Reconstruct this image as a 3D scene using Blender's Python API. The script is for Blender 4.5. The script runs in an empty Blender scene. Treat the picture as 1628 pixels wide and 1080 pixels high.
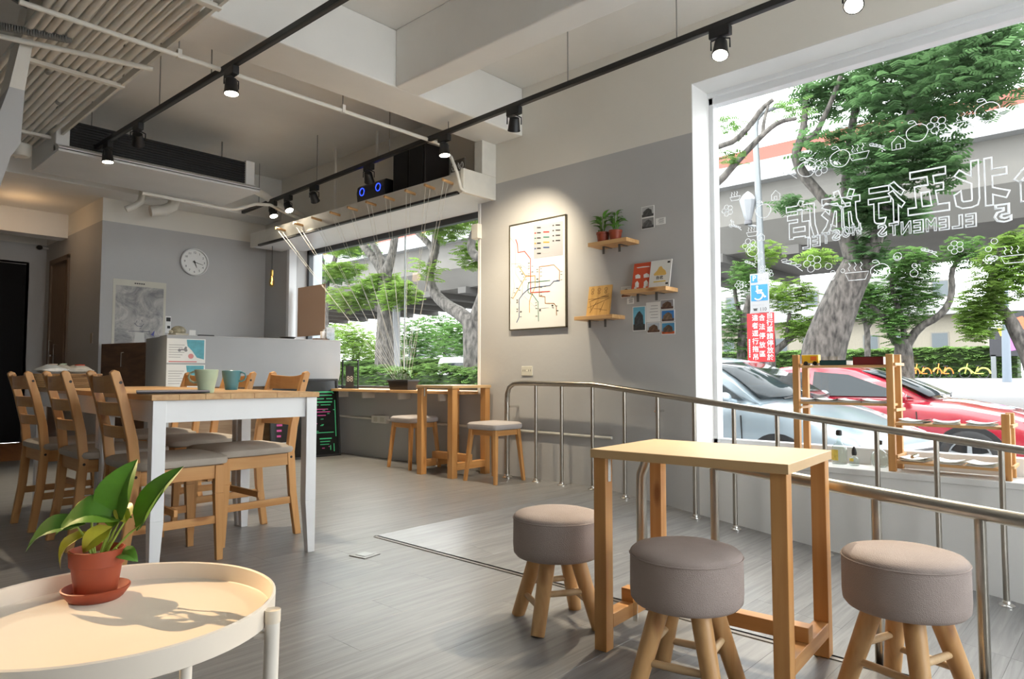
import bpy, math, random
from mathutils import Vector, Matrix

random.seed(7)
scene = bpy.context.scene
COL = scene.collection
R = math.radians
PI = math.pi

# ------------------------------------------------------------------ camera
cam_data = bpy.data.cameras.new('camera')
cam_data.sensor_width = 36.0
cam_data.lens = 24.0
cam_data.clip_start = 0.02
cam_data.clip_end = 400
camera = bpy.data.objects.new('camera', cam_data)
COL.objects.link(camera)
camera.location = (0, 0, 0.83)
camera.rotation_euler = (R(93.0), 0, R(-47.4))
scene.camera = camera

# ------------------------------------------------------------------ world and light
world = bpy.data.worlds.new('world')
scene.world = world
world.use_nodes = True
bg = world.node_tree.nodes['Background']
bg.inputs['Color'].default_value = (0.955, 0.975, 1.0, 1)
bg.inputs['Strength'].default_value = 4.2

sun_data = bpy.data.lights.new('sun', 'SUN')
sun_data.energy = 1.2
sun_data.angle = R(12)
sun_data.color = (1.0, 0.95, 0.86)
sun = bpy.data.objects.new('sun', sun_data)
COL.objects.link(sun)
sun.rotation_euler = (R(-8), R(-38), 0)     # high, from behind the building

scene.view_settings.view_transform = 'Standard'
scene.view_settings.look = 'None'
scene.view_settings.gamma = 1
scene.view_settings.use_curve_mapping = False
scene.view_settings.exposure = 0.74


# ------------------------------------------------------------------ helpers
class MB:
    """collects faces; build() links them as one mesh object"""
    def __init__(self):
        self.v, self.f, self.s = [], [], []

    def add(self, pts, faces, smooth=False):
        o = len(self.v)
        self.v += [tuple(p) for p in pts]
        self.f += [tuple(i + o for i in f) for f in faces]
        self.s += [smooth] * len(faces)
        return self

    def hexa(self, p):
        return self.add(p, [(3, 2, 1, 0), (4, 5, 6, 7), (0, 1, 5, 4), (1, 2, 6, 5), (2, 3, 7, 6), (3, 0, 4, 7)])

    def box(self, x0, y0, z0, x1, y1, z1):
        x0, x1 = min(x0, x1), max(x0, x1)
        y0, y1 = min(y0, y1), max(y0, y1)
        z0, z1 = min(z0, z1), max(z0, z1)
        return self.hexa([(x0, y0, z0), (x1, y0, z0), (x1, y1, z0), (x0, y1, z0),
                          (x0, y0, z1), (x1, y0, z1), (x1, y1, z1), (x0, y1, z1)])

    def beam(self, a, b, wx, wy, wx2=None, wy2=None):
        """post from a to b (mostly vertical); rectangular section wx by wy, tapering to wx2, wy2"""
        wx2 = wx if wx2 is None else wx2
        wy2 = wy if wy2 is None else wy2
        p = []
        for (c, u, w) in ((a, wx, wy), (b, wx2, wy2)):
            p += [(c[0] - u / 2, c[1] - w / 2, c[2]), (c[0] + u / 2, c[1] - w / 2, c[2]),
                  (c[0] + u / 2, c[1] + w / 2, c[2]), (c[0] - u / 2, c[1] + w / 2, c[2])]
        return self.hexa(p)

    def tube(self, path, r, n=8, caps=True, closed=False):
        path = [Vector(p) for p in path]
        rs = r if isinstance(r, (list, tuple)) else [r] * len(path)
        m = len(path)
        up = Vector((0, 0, 1))
        t0 = (path[1] - path[0]).normalized()
        if abs(t0.dot(up)) > .95:
            up = Vector((1, 0, 0))
        nrm = t0.cross(up).normalized()
        pts, prev = [], t0
        for i, p in enumerate(path):
            if closed:
                t = (path[(i + 1) % m] - path[(i - 1) % m]).normalized()
            elif i == 0:
                t = t0
            elif i == m - 1:
                t = (path[i] - path[i - 1]).normalized()
            else:
                t = ((path[i + 1] - path[i]).normalized() + (path[i] - path[i - 1]).normalized())
                t = t.normalized() if t.length > 1e-6 else prev
            nrm = (nrm - t * nrm.dot(t))
            nrm = nrm.normalized() if nrm.length > 1e-6 else t.orthogonal().normalized()
            bi = t.cross(nrm)
            prev = t
            for k in range(n):
                a = 2 * PI * k / n
                pts.append(p + (nrm * math.cos(a) + bi * math.sin(a)) * rs[i])
        faces = []
        for i in range(m if closed else m - 1):
            j = (i + 1) % m
            for k in range(n):
                l = (k + 1) % n
                faces.append((i * n + k, i * n + l, j * n + l, j * n + k))
        self.add(pts, faces, True)
        if caps and not closed:
            o = len(self.v) - len(pts)
            self.f += [tuple(o + k for k in reversed(range(n))), tuple(o + (m - 1) * n + k for k in range(n))]
            self.s += [False, False]
        return self

    def lathe(self, prof, n=24, c=(0, 0, 0), sx=1, sy=1, sq=1.0):
        """prof: (r, z) pairs; sq<1 squares the outline"""
        pts, faces = [], []
        for (r, z) in prof:
            for k in range(n):
                a = 2 * PI * k / n
                ca, sa = math.cos(a), math.sin(a)
                if sq != 1.0:
                    ca = math.copysign(abs(ca) ** sq, ca)
                    sa = math.copysign(abs(sa) ** sq, sa)
                pts.append((c[0] + r * sx * ca, c[1] + r * sy * sa, c[2] + z))
        m = len(prof)
        for i in range(m - 1):
            for k in range(n):
                l = (k + 1) % n
                faces.append((i * n + k, i * n + l, (i + 1) * n + l, (i + 1) * n + k))
        self.add(pts, faces, True)
        o = len(self.v) - len(pts)
        if prof[0][0] > 1e-5:
            self.f.append(tuple(o + k for k in reversed(range(n))))
            self.s.append(False)
        if prof[-1][0] > 1e-5:
            self.f.append(tuple(o + (m - 1) * n + k for k in range(n)))
            self.s.append(False)
        return self

    def prism(self, poly, a, b, axis='Y'):
        """poly in the two other axes, extruded along axis from a to b"""
        def P(u, w, t):
            return {'X': (t, u, w), 'Y': (u, t, w), 'Z': (u, w, t)}[axis]
        n = len(poly)
        pts = [P(u, w, a) for u, w in poly] + [P(u, w, b) for u, w in poly]
        faces = [tuple(range(n)), tuple(reversed(range(n, 2 * n)))]
        faces += [(k, k + n, (k + 1) % n + n, (k + 1) % n) for k in range(n)]
        return self.add(pts, faces)

    def loft(self, rings, caps=True, smooth=True):
        n = len(rings[0])
        pts = [p for r in rings for p in r]
        faces = []
        for i in range(len(rings) - 1):
            for k in range(n):
                l = (k + 1) % n
                faces.append((i * n + k, i * n + l, (i + 1) * n + l, (i + 1) * n + k))
        self.add(pts, faces, smooth)
        if caps:
            o = len(self.v) - len(pts)
            self.f += [tuple(o + k for k in reversed(range(n))), tuple(o + len(pts) - n + k for k in range(n))]
            self.s += [False, False]
        return self

    def ball(self, c, rx, ry=None, rz=None, n=12, m=8):
        ry = ry or rx
        rz = rz or rx
        prof = [(math.sin(PI * i / m), -math.cos(PI * i / m)) for i in range(m + 1)]
        pts, faces = [], []
        for (r, z) in prof:
            for k in range(n):
                a = 2 * PI * k / n
                pts.append((c[0] + rx * r * math.cos(a), c[1] + ry * r * math.sin(a), c[2] + rz * z))
        for i in range(m):
            for k in range(n):
                l = (k + 1) % n
                faces.append((i * n + k, i * n + l, (i + 1) * n + l, (i + 1) * n + k))
        return self.add(pts, faces, True)

    def mesh(self, name, mat, bevel=0):
        me = bpy.data.meshes.new(name)
        me.from_pydata(self.v, [], self.f)
        if any(self.s):
            me.polygons.foreach_set('use_smooth', self.s)
            me.set_sharp_from_angle(angle=R(42))
        if mat:
            me.materials.append(mat)
        me.update()
        return me

    def build(self, name, mat, parent=None, bevel=0, loc=None, rot=None):
        o = bpy.data.objects.new(name, self.mesh(name, mat))
        COL.objects.link(o)
        if parent is not None:
            o.parent = parent
        if loc:
            o.location = loc
        if rot:
            o.rotation_euler = rot
        if bevel:
            bv = o.modifiers.new('bevel', 'BEVEL')
            bv.width = bevel
            bv.segments = 2
            bv.limit_method = 'ANGLE'
            bv.angle_limit = R(35)
        return o


def tag(o, label=None, cat=None, group=None, kind=None):
    if label:
        o['label'] = label
    if cat:
        o['category'] = cat
    if group:
        o['group'] = group
    if kind:
        o['kind'] = kind
    return o


def thing(name, label, cat, loc=(0, 0, 0), rotz=0, group=None):
    o = bpy.data.objects.new(name, None)
    o.empty_display_size = .05
    COL.objects.link(o)
    o.location = loc
    o.rotation_euler = (0, 0, rotz)
    return tag(o, label, cat, group)


def struct(name, mb, mat, parent=None, bevel=0, label=None):
    o = mb.build(name, mat, parent, bevel)
    if parent is None:
        o['kind'] = 'structure'
        if label:
            o['label'] = label
    return o


def copy_tree(root, loc, rotz, label, group=None):
    r = root.copy()
    COL.objects.link(r)
    r.location = loc
    r.rotation_euler = (0, 0, rotz)
    r['label'] = label
    if group:
        r['group'] = group
    for ch in root.children:
        c = ch.copy()
        COL.objects.link(c)
        c.parent = r
        for g in ch.children:
            d = g.copy()
            COL.objects.link(d)
            d.parent = c
    return r


def text_mesh(name, body, size, mat, parent=None, outline=0, extrude=0.0008, align='CENTER', bold=0.0):
    """lettering as a mesh in its local XY plane"""
    c = bpy.data.curves.new(name, 'FONT')
    c.body = body
    c.size = size
    c.align_x = align
    c.align_y = 'CENTER'
    c.resolution_u = 2
    if outline:
        c.fill_mode = 'NONE'
        c.bevel_depth = outline
        c.bevel_resolution = 0
    else:
        c.extrude = extrude
    c.offset = bold
    t = bpy.data.objects.new(name, c)
    COL.objects.link(t)
    dg = bpy.context.evaluated_depsgraph_get()
    me = bpy.data.meshes.new_from_object(t.evaluated_get(dg))
    me.name = name
    COL.objects.unlink(t)
    bpy.data.objects.remove(t)
    bpy.data.curves.remove(c)
    me.materials.clear()
    me.materials.append(mat)
    o = bpy.data.objects.new(name, me)
    COL.objects.link(o)
    if parent is not None:
        o.parent = parent
    return o


# ------------------------------------------------------------------ materials
MATS = {}


def new_mat(name):
    m = bpy.data.materials.new(name)
    m.use_nodes = True
    nt = m.node_tree
    return m, nt, nt.nodes['Principled BSDF']


def plain(name, col, rough=.5, metal=0, var=0.0, vscale=6, bump=0.0, bscale=60, coat=0, objrand=0.0, stretch=None, spec=None):
    """procedural paint / plastic / metal: colour with noise variation, fine relief"""
    if name in MATS:
        return MATS[name]
    m, nt, p = new_mat(name)
    p.inputs['Base Color'].default_value = (*col, 1)
    p.inputs['Roughness'].default_value = rough
    p.inputs['Metallic'].default_value = metal
    if spec is not None:
        p.inputs['Specular IOR Level'].default_value = spec
    if coat:
        p.inputs['Coat Weight'].default_value = coat
        p.inputs['Coat Roughness'].default_value = .08
    N, L = nt.nodes, nt.links
    tc = N.new('ShaderNodeTexCoord')
    src = tc.outputs['Object']
    if stretch:
        mp = N.new('ShaderNodeMapping')
        mp.inputs['Scale'].default_value = stretch
        L.new(src, mp.inputs['Vector'])
        src = mp.outputs['Vector']
    if var or objrand:
        hsv = N.new('ShaderNodeHueSaturation')
        hsv.inputs['Color'].default_value = (*col, 1)
        val = None
        if var:
            nz = N.new('ShaderNodeTexNoise')
            nz.inputs['Scale'].default_value = vscale
            nz.inputs['Detail'].default_value = 5
            L.new(src, nz.inputs['Vector'])
            mr = N.new('ShaderNodeMapRange')
            mr.inputs['From Min'].default_value = .3
            mr.inputs['From Max'].default_value = .7
            mr.inputs['To Min'].default_value = 1 - var
            mr.inputs['To Max'].default_value = 1 + var
            L.new(nz.outputs['Fac'], mr.inputs['Value'])
            val = mr.outputs['Result']
        if objrand:
            oi = N.new('ShaderNodeObjectInfo')
            mr2 = N.new('ShaderNodeMapRange')
            mr2.inputs['To Min'].default_value = 1 - objrand
            mr2.inputs['To Max'].default_value = 1 + objrand
            L.new(oi.outputs['Random'], mr2.inputs['Value'])
            if val:
                mu = N.new('ShaderNodeMath')
                mu.operation = 'MULTIPLY'
                L.new(val, mu.inputs[0])
                L.new(mr2.outputs['Result'], mu.inputs[1])
                val = mu.outputs['Value']
            else:
                val = mr2.outputs['Result']
        L.new(val, hsv.inputs['Value'])
        L.new(hsv.outputs['Color'], p.inputs['Base Color'])
    if bump:
        nb = N.new('ShaderNodeTexNoise')
        nb.inputs['Scale'].default_value = bscale
        nb.inputs['Detail'].default_value = 4
        L.new(src, nb.inputs['Vector'])
        b = N.new('ShaderNodeBump')
        b.inputs['Strength'].default_value = bump
        b.inputs['Distance'].default_value = .01
        L.new(nb.outputs['Fac'], b.inputs['Height'])
        L.new(b.outputs['Normal'], p.inputs['Normal'])
    MATS[name] = m
    return m


def wood(name, c1, c2, axis='Z', scale=1.0, rough=.45, knots=True, objrand=.06, spec=None):
    """grain running along an object axis, with a few dark knots"""
    if name in MATS:
        return MATS[name]
    m, nt, p = new_mat(name)
    N, L = nt.nodes, nt.links
    tc = N.new('ShaderNodeTexCoord')
    oi = N.new('ShaderNodeObjectInfo')
    addv = N.new('ShaderNodeVectorMath')
    addv.operation = 'ADD'
    sc = N.new('ShaderNodeVectorMath')
    sc.operation = 'SCALE'
    sc.inputs['Scale'].default_value = 9
    L.new(oi.outputs['Location'], sc.inputs[0])
    L.new(tc.outputs['Object'], addv.inputs[0])
    L.new(sc.outputs[0], addv.inputs[1])
    mp = N.new('ShaderNodeMapping')
    long, cross = 1.6 * scale, 26 * scale
    mp.inputs['Scale'].default_value = {'X': (long, cross, cross), 'Y': (cross, long, cross), 'Z': (cross, cross, long)}[axis]
    L.new(addv.outputs[0], mp.inputs['Vector'])
    nz = N.new('ShaderNodeTexNoise')
    nz.inputs['Scale'].default_value = 1
    nz.inputs['Detail'].default_value = 6
    nz.inputs['Distortion'].default_value = .6
    L.new(mp.outputs[0], nz.inputs['Vector'])
    cr = N.new('ShaderNodeValToRGB')
    cr.color_ramp.elements[0].position = .3
    cr.color_ramp.elements[0].color = (*c2, 1)
    cr.color_ramp.elements[1].position = .62
    cr.color_ramp.elements[1].color = (*c1, 1)
    L.new(nz.outputs['Fac'], cr.inputs['Fac'])
    col = cr.outputs['Color']
    if knots:
        mp2 = N.new('ShaderNodeMapping')
        k = {'X': (3, 9, 9), 'Y': (9, 3, 9), 'Z': (9, 9, 3)}[axis]
        mp2.inputs['Scale'].default_value = tuple(q * scale for q in k)
        L.new(addv.outputs[0], mp2.inputs['Vector'])
        vo = N.new('ShaderNodeTexVoronoi')
        vo.inputs['Scale'].default_value = 1
        L.new(mp2.outputs[0], vo.inputs['Vector'])
        kr = N.new('ShaderNodeValToRGB')
        kr.color_ramp.elements[0].position = .06
        kr.color_ramp.elements[0].color = (.45, .3, .2, 1)
        kr.color_ramp.elements[1].position = .16
        kr.color_ramp.elements[1].color = (1, 1, 1, 1)
        L.new(vo.outputs['Distance'], kr.inputs['Fac'])
        mx = N.new('ShaderNodeMix')
        mx.data_type = 'RGBA'
        mx.blend_type = 'MULTIPLY'
        mx.inputs['Factor'].default_value = .8
        L.new(col, mx.inputs['A'])
        L.new(kr.outputs['Color'], mx.inputs['B'])
        col = mx.outputs['Result']
    hs = N.new('ShaderNodeHueSaturation')
    mr = N.new('ShaderNodeMapRange')
    mr.inputs['To Min'].default_value = 1 - objrand
    mr.inputs['To Max'].default_value = 1 + objrand
    L.new(oi.outputs['Random'], mr.inputs['Value'])
    L.new(mr.outputs['Result'], hs.inputs['Value'])
    L.new(col, hs.inputs['Color'])
    L.new(hs.outputs['Color'], p.inputs['Base Color'])
    p.inputs['Roughness'].default_value = rough
    if spec is not None:
        p.inputs['Specular IOR Level'].default_value = spec
    b = N.new('ShaderNodeBump')
    b.inputs['Strength'].default_value = .08
    b.inputs['Distance'].default_value = .004
    L.new(nz.outputs['Fac'], b.inputs['Height'])
    L.new(b.outputs['Normal'], p.inputs['Normal'])
    MATS[name] = m
    return m


def glass(name, tint=(1, 1, 1), refl=1.0, frost=0.0):
    if name in MATS:
        return MATS[name]
    m = bpy.data.materials.new(name)
    m.use_nodes = True
    nt = m.node_tree
    N, L = nt.nodes, nt.links
    N.remove(N['Principled BSDF'])
    tr = N.new('ShaderNodeBsdfTransparent')
    tr.inputs['Color'].default_value = (*tint, 1)
    gl = N.new('ShaderNodeBsdfGlossy')
    gl.inputs['Roughness'].default_value = .02
    lw = N.new('ShaderNodeLayerWeight')          # symmetric reflectance, the same from both sides
    lw.inputs['Blend'].default_value = .5
    pw = N.new('ShaderNodeMath')
    pw.operation = 'POWER'
    pw.inputs[1].default_value = 4.2
    L.new(lw.outputs['Facing'], pw.inputs[0])
    mu = N.new('ShaderNodeMath')
    mu.operation = 'MULTIPLY_ADD'
    mu.inputs[1].default_value = .55 * refl
    mu.inputs[2].default_value = .018 * refl
    L.new(pw.outputs[0], mu.inputs[0])
    mx = N.new('ShaderNodeMixShader')
    L.new(mu.outputs[0], mx.inputs['Fac'])
    L.new(tr.outputs[0], mx.inputs[1])
    L.new(gl.outputs[0], mx.inputs[2])
    L.new(mx.outputs[0], N['Material Output'].inputs['Surface'])
    MATS[name] = m
    return m


def emit(name, col, strength):
    if name in MATS:
        return MATS[name]
    m, nt, p = new_mat(name)
    p.inputs['Base Color'].default_value = (*col, 1)
    p.inputs['Emission Color'].default_value = (*col, 1)
    p.inputs['Emission Strength'].default_value = strength
    MATS[name] = m
    return m


def wall_paint(name, low, high, split):
    """two coats of paint: grey below the line, cream above it"""
    m, nt, p = new_mat(name)
    N, L = nt.nodes, nt.links
    ge = N.new('ShaderNodeNewGeometry')
    sx = N.new('ShaderNodeSeparateXYZ')
    L.new(ge.outputs['Position'], sx.inputs[0])
    gt = N.new('ShaderNodeMath')
    gt.operation = 'GREATER_THAN'
    gt.inputs[1].default_value = split
    L.new(sx.outputs['Z'], gt.inputs[0])
    nz = N.new('ShaderNodeTexNoise')
    nz.inputs['Scale'].default_value = 1.7
    nz.inputs['Detail'].default_value = 6
    L.new(ge.outputs['Position'], nz.inputs['Vector'])
    mr = N.new('ShaderNodeMapRange')
    mr.inputs['To Min'].default_value = .92
    mr.inputs['To Max'].default_value = 1.06
    L.new(nz.outputs['Fac'], mr.inputs['Value'])
    mx = N.new('ShaderNodeMix')
    mx.data_type = 'RGBA'
    mx.inputs['A'].default_value = (*low, 1)
    mx.inputs['B'].default_value = (*high, 1)
    L.new(gt.outputs[0], mx.inputs['Factor'])
    hs = N.new('ShaderNodeHueSaturation')
    L.new(mr.outputs[0], hs.inputs['Value'])
    L.new(mx.outputs['Result'], hs.inputs['Color'])
    L.new(hs.outputs['Color'], p.inputs['Base Color'])
    p.inputs['Roughness'].default_value = .62
    nb = N.new('ShaderNodeTexNoise')
    nb.inputs['Scale'].default_value = 22
    nb.inputs['Detail'].default_value = 6
    L.new(ge.outputs['Position'], nb.inputs['Vector'])
    b = N.new('ShaderNodeBump')
    b.inputs['Strength'].default_value = .12
    b.inputs['Distance'].default_value = .01
    L.new(nb.outputs['Fac'], b.inputs['Height'])
    L.new(b.outputs['Normal'], p.inputs['Normal'])
    return m


def vinyl(name, c1, c2, objrand):
    """grey wood-look vinyl: streaks along X"""
    m, nt, p = new_mat(name)
    N, L = nt.nodes, nt.links
    ge = N.new('ShaderNodeNewGeometry')
    oi = N.new('ShaderNodeObjectInfo')
    mp = N.new('ShaderNodeMapping')
    mp.inputs['Scale'].default_value = (1.3, 24, 24)
    L.new(ge.outputs['Position'], mp.inputs['Vector'])
    off = N.new('ShaderNodeVectorMath')
    off.operation = 'SCALE'
    off.inputs['Scale'].default_value = 31
    L.new(oi.outputs['Location'], off.inputs[0])
    ad = N.new('ShaderNodeVectorMath')
    ad.operation = 'ADD'
    L.new(mp.outputs[0], ad.inputs[0])
    L.new(off.outputs[0], ad.inputs[1])
    nz = N.new('ShaderNodeTexNoise')
    nz.inputs['Scale'].default_value = 1.6
    nz.inputs['Detail'].default_value = 8
    nz.inputs['Roughness'].default_value = .62
    nz.inputs['Distortion'].default_value = .8
    L.new(ad.outputs[0], nz.inputs['Vector'])
    cr = N.new('ShaderNodeValToRGB')
    cr.color_ramp.elements[0].position = .28
    cr.color_ramp.elements[0].color = (*c2, 1)
    cr.color_ramp.elements[1].position = .72
    cr.color_ramp.elements[1].color = (*c1, 1)
    L.new(nz.outputs['Fac'], cr.inputs['Fac'])
    hs = N.new('ShaderNodeHueSaturation')
    mr = N.new('ShaderNodeMapRange')
    mr.inputs['To Min'].default_value = 1 - objrand
    mr.inputs['To Max'].default_value = 1 + objrand
    L.new(oi.outputs['Random'], mr.inputs['Value'])
    L.new(mr.outputs[0], hs.inputs['Value'])
    L.new(cr.outputs['Color'], hs.inputs['Color'])
    L.new(hs.outputs['Color'], p.inputs['Base Color'])
    p.inputs['Roughness'].default_value = .30
    b = N.new('ShaderNodeBump')
    b.inputs['Strength'].default_value = .1
    b.inputs['Distance'].default_value = .004
    L.new(nz.outputs['Fac'], b.inputs['Height'])
    L.new(b.outputs['Normal'], p.inputs['Normal'])
    return m


GREY = (.475, .472, .470)
CREAM = (.76, .73, .665)
M_wall = wall_paint('grey_and_cream_wall_paint', GREY, CREAM, 2.485)
M_ceil = plain('ceiling_paint', (.80, .785, .75), .7, var=.06, vscale=1.3, bump=.15, bscale=14)
M_white = plain('white_paint', (.74, .735, .72), .5, var=.03, vscale=3, bump=.05, bscale=30)
M_frame = plain('white_window_frame', (.78, .79, .80), .35, var=.02)
M_trim = plain('cream_painted_metal', (.76, .735, .67), .5, var=.05, vscale=8, bump=.06, bscale=40)
M_vinyl = vinyl('grey_vinyl_plank', (.285, .281, .278), (.150, .148, .147), .03)
M_black = plain('black_metal', (.012, .012, .013), .45)
M_steel = plain('brushed_steel', (.42, .39, .34), .28, metal=1, var=.05, vscale=30)
M_chrome = plain('chrome', (.75, .74, .72), .15, metal=1)
M_pine = wood('pine_wood', (.60, .315, .112), (.50, .225, .066), 'Z')
M_pineX = wood('pine_wood_x', (.60, .315, .112), (.50, .225, .066), 'X')
M_pineY = wood('pine_wood_y', (.60, .315, .112), (.50, .225, .066), 'Y')
M_paleZ = wood('pale_wood_z', (.66, .40, .18), (.54, .28, .10), 'Z', knots=True)
M_paleY = wood('pale_wood_y', (.66, .40, .18), (.54, .28, .10), 'Y', knots=True)
M_paleX = wood('pale_wood_x', (.66, .40, .18), (.54, .28, .10), 'X', knots=True)
M_lam = plain('beige_laminate', (.68, .49, .29), .38, var=.03, vscale=8)
M_lamedge = plain('beige_laminate_edge', (.60, .40, .20), .45, var=.05)
M_fabric = plain('taupe_fabric', (.37, .305, .28), .9, var=.06, vscale=10, bump=.35, bscale=420)
M_fabric2 = plain('grey_cushion_fabric', (.43, .375, .315), .9, var=.05, vscale=10, bump=.3, bscale=420)
M_tabwhite = plain('white_lacquer', (.80, .80, .80), .35, var=.02)
M_glass = glass('window_glass', (.97, .985, .98), .9)
M_clear = glass('clear_glass', (.93, .96, .95), 1.0)
M_paper = plain('white_paper', (.80, .80, .78), .6, var=.03)
M_ink = plain('black_ink', (.02, .02, .02), .6)
M_terra = plain('terracotta_plastic', (.30, .055, .022), .5, var=.08, vscale=12)
M_soil = plain('soil', (.03, .02, .012), .95, var=.4, vscale=40, bump=.6, bscale=90)
M_leaf = plain('pothos_leaf', (.085, .22, .022), .38, var=.30, vscale=14, objrand=.2)
M_leaf2 = plain('small_leaf', (.10, .24, .035), .45, var=.35, vscale=20, objrand=.25)
M_stem = plain('green_stem', (.25, .36, .06), .5)

W = 4.2          # inner face of the right wall
CZ = 3.24        # ceiling height
SLOPE = .116     # ramp
RY = 2.95        # where the ramp starts to fall
EDGE = 2.165     # platform edge along the ramp


def ramp_z(y):
    return 0 if y >= RY else -(RY - y) * SLOPE


# ------------------------------------------------------------------ the room
# floor: slab, then planks laid along X
fl = MB()
fl.box(-3.6, -3.0, -.30, EDGE, RY, -.005)
fl.box(-3.6, RY, -.30, W + .4, 8.1, -.005)
fl.box(1.2, 8.1, -.30, 2.35, 10.3, -.012)
floor = struct('floor', fl, M_vinyl, label='grey wood-look vinyl plank floor of the hostel lounge')
PW, PL, GAP = .182, 1.22, .0003
_plank_cache = {}


def plank_mesh(l, w):
    key = (round(l, 3), round(w, 3))
    if key not in _plank_cache:
        mb = MB()
        c = .0004
        mb.add([(GAP, GAP, -.004), (l - GAP, GAP, -.004), (l - GAP, w - GAP, -.004), (GAP, w - GAP, -.004),
                (GAP, GAP, -c), (l - GAP, GAP, -c), (l - GAP, w - GAP, -c), (GAP, w - GAP, -c),
                (GAP + c, GAP + c, 0), (l - GAP - c, GAP + c, 0), (l - GAP - c, w - GAP - c, 0), (GAP + c, w - GAP - c, 0)],
               [(0, 1, 5, 4), (1, 2, 6, 5), (2, 3, 7, 6), (3, 0, 4, 7), (4, 5, 9, 8), (5, 6, 10, 9), (6, 7, 11, 10), (7, 4, 8, 11), (8, 9, 10, 11)])
        _plank_cache[key] = mb.mesh('plank', M_vinyl)
    return _plank_cache[key]


def lay(parent, x0, x1, y0, y1, seed, z=lambda y: 0.0):
    rnd = random.Random(seed)
    y = y0
    while y < y1 - .005:
        w = min(PW, y1 - y)
        x = x0 - rnd.choice([0, .3, .6, .9])
        while x < x1 - .005:
            a, b = max(x, x0), min(x + PL, x1)
            if b - a > .01:
                o = bpy.data.objects.new('plank', plank_mesh(b - a, w))
                COL.objects.link(o)
                o.parent = parent
                o.location = (a, y, z(y))
            x += PL
        y += PW


lay(floor, -.9, EDGE - .012, .30, RY, 1)
lay(floor, -.9, W, RY, 8.1, 2)
fb = MB()
fb.box(-3.6, -3.0, -.005, -.9, 8.1, 0)
fb.box(-.9, -3.0, -.005, EDGE - .012, .30, 0)
fb.build('floor_margin', M_vinyl, floor)
# ramp down to the entrance, beyond the platform edge
rp = MB()
ang = math.atan(SLOPE)
rampo = bpy.data.objects.new('floor_ramp', None)
rb = MB()
LR = 6.0
rb.box(EDGE, -LR, -.20, W + .4, 0, -.005)
rampo = struct('floor_ramp', rb, M_vinyl, label='sloping vinyl ramp between the two steel handrails')
rampo.location = (0, RY, 0)
rampo.rotation_euler = (ang, 0, 0)
lay(rampo, EDGE, W, -19 * PW, 0, 3)
st = MB()
st.box(EDGE - .012, .0, -.30, EDGE, RY - .02, .003)
st.box(EDGE - .03, .0, .0, EDGE, RY - .02, .003)
struct('trim_1', st, plain('floor_strip_metal', (.20, .18, .16), .4, metal=.7, var=.1), label='thin metal edge strip along the platform above the ramp')
co = MB()
co.box(1.21, 8.11, -.012, 2.34, 10.24, 0)
struct('floor_corridor', co, wood('corridor_wood_floor', (.42, .19, .07), (.30, .12, .04), 'Y', knots=False), label='orange-brown wooden floor in the dark corridor')

# right wall with its two window openings
WT = .34
w1y0, w1y1, w1z0, w1z1 = -1.35, 2.195, .295, 2.826     # near window
w2y0, w2y1, w2z0, w2z1 = 4.255, 7.50, .665, 2.36       # far window
wr = MB()
X0, X1 = W, W + WT
wr.box(X0, -3.2, -.9, X1, w1y0, CZ + .1)
wr.box(X0, w1y0, -.9, X1, w1y1, w1z0)
wr.box(X0, w1y0, w1z1, X1, w1y1, CZ + .1)
wr.box(X0, w1y1, -.9, X1, w2y0, CZ + .1)
wr.box(X0, w2y0, -.9, X1, w2y1, w2z0)
wr.box(X0, w2y0, w2z1, X1, w2y1, CZ + .1)
wr.box(X0, w2y1, -.9, X1, 8.4, CZ + .1)
struct('wall_right', wr, M_wall, label='window wall painted grey with a cream band above')
wb = MB()
wb.box(2.35, 8.1, -.3, W, 8.4, CZ + .1)
struct('wall_back', wb, M_wall, label='grey wall behind reception carrying the round clock')
wc = MB()
wc.box(2.35, 8.4, -.3, 2.55, 9.22, CZ + .1)
wc.box(2.35, 9.22, 2.21, 2.55, 10.02, CZ + .1)
wc.box(2.35, 10.02, -.3, 2.55, 10.3, CZ + .1)
struct('wall_corridor_side', wc, M_wall, label='corridor side wall with an open doorway')
we = MB()
we.box(1.0, 10.25, -.3, 1.2, 10.45, CZ + .1)
we.box(2.145, 10.25, -.3, 2.35, 10.45, CZ + .1)
we.box(1.2, 10.25, 2.225, 2.145, 10.45, CZ + .1)
struct('wall_corridor_end', we, M_wall, label='end wall of the corridor around a dark door')
wl = MB()
wl.box(-3.8, -3.2, -.3, -3.6, 8.4, CZ + .1)
struct('wall_left', wl, M_wall)
wx = MB()
wx.box(-3.6, 8.1, -.3, 1.2, 8.4, CZ + .1)
wx.box(1.0, 8.4, -.3, 1.2, 10.25, CZ + .1)
struct('wall_back_left', wx, M_wall)
wn = MB()
wn.box(-3.6, -3.2, -.9, W, -3.0, .25)
wn.box(-3.6, -3.2, 2.95, W, -3.0, CZ + .1)
wn.box(-3.6, -3.2, .25, .5, -3.0, 2.95)
wn.box(3.9, -3.2, .25, W, -3.0, 2.95)
struct('wall_front', wn, M_wall)
fill_win = thing('fill_window', 'unseen glazing added behind the viewpoint to let in fill daylight', None, (0, 0, 0))  # unseen window, added and sized to bring fill daylight from behind
fill_win['kind'] = 'structure'
f9 = MB()
for x in (.5, 2.2, 3.86):
    f9.box(x, -3.13, .25, x + .04, -3.07, 2.95)
f9.box(.5, -3.13, .25, 3.9, -3.07, .30)
f9.box(.5, -3.13, 2.90, 3.9, -3.07, 2.95)
f9.build('window_frame', M_frame, fill_win)
for (xa, xb) in ((.54, 2.2), (2.24, 3.86)):
    p9 = MB()
    p9.box(xa, -3.103, .30, xb, -3.097, 2.90)
    p9.build('pane', M_glass, fill_win)
ce = MB()
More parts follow.
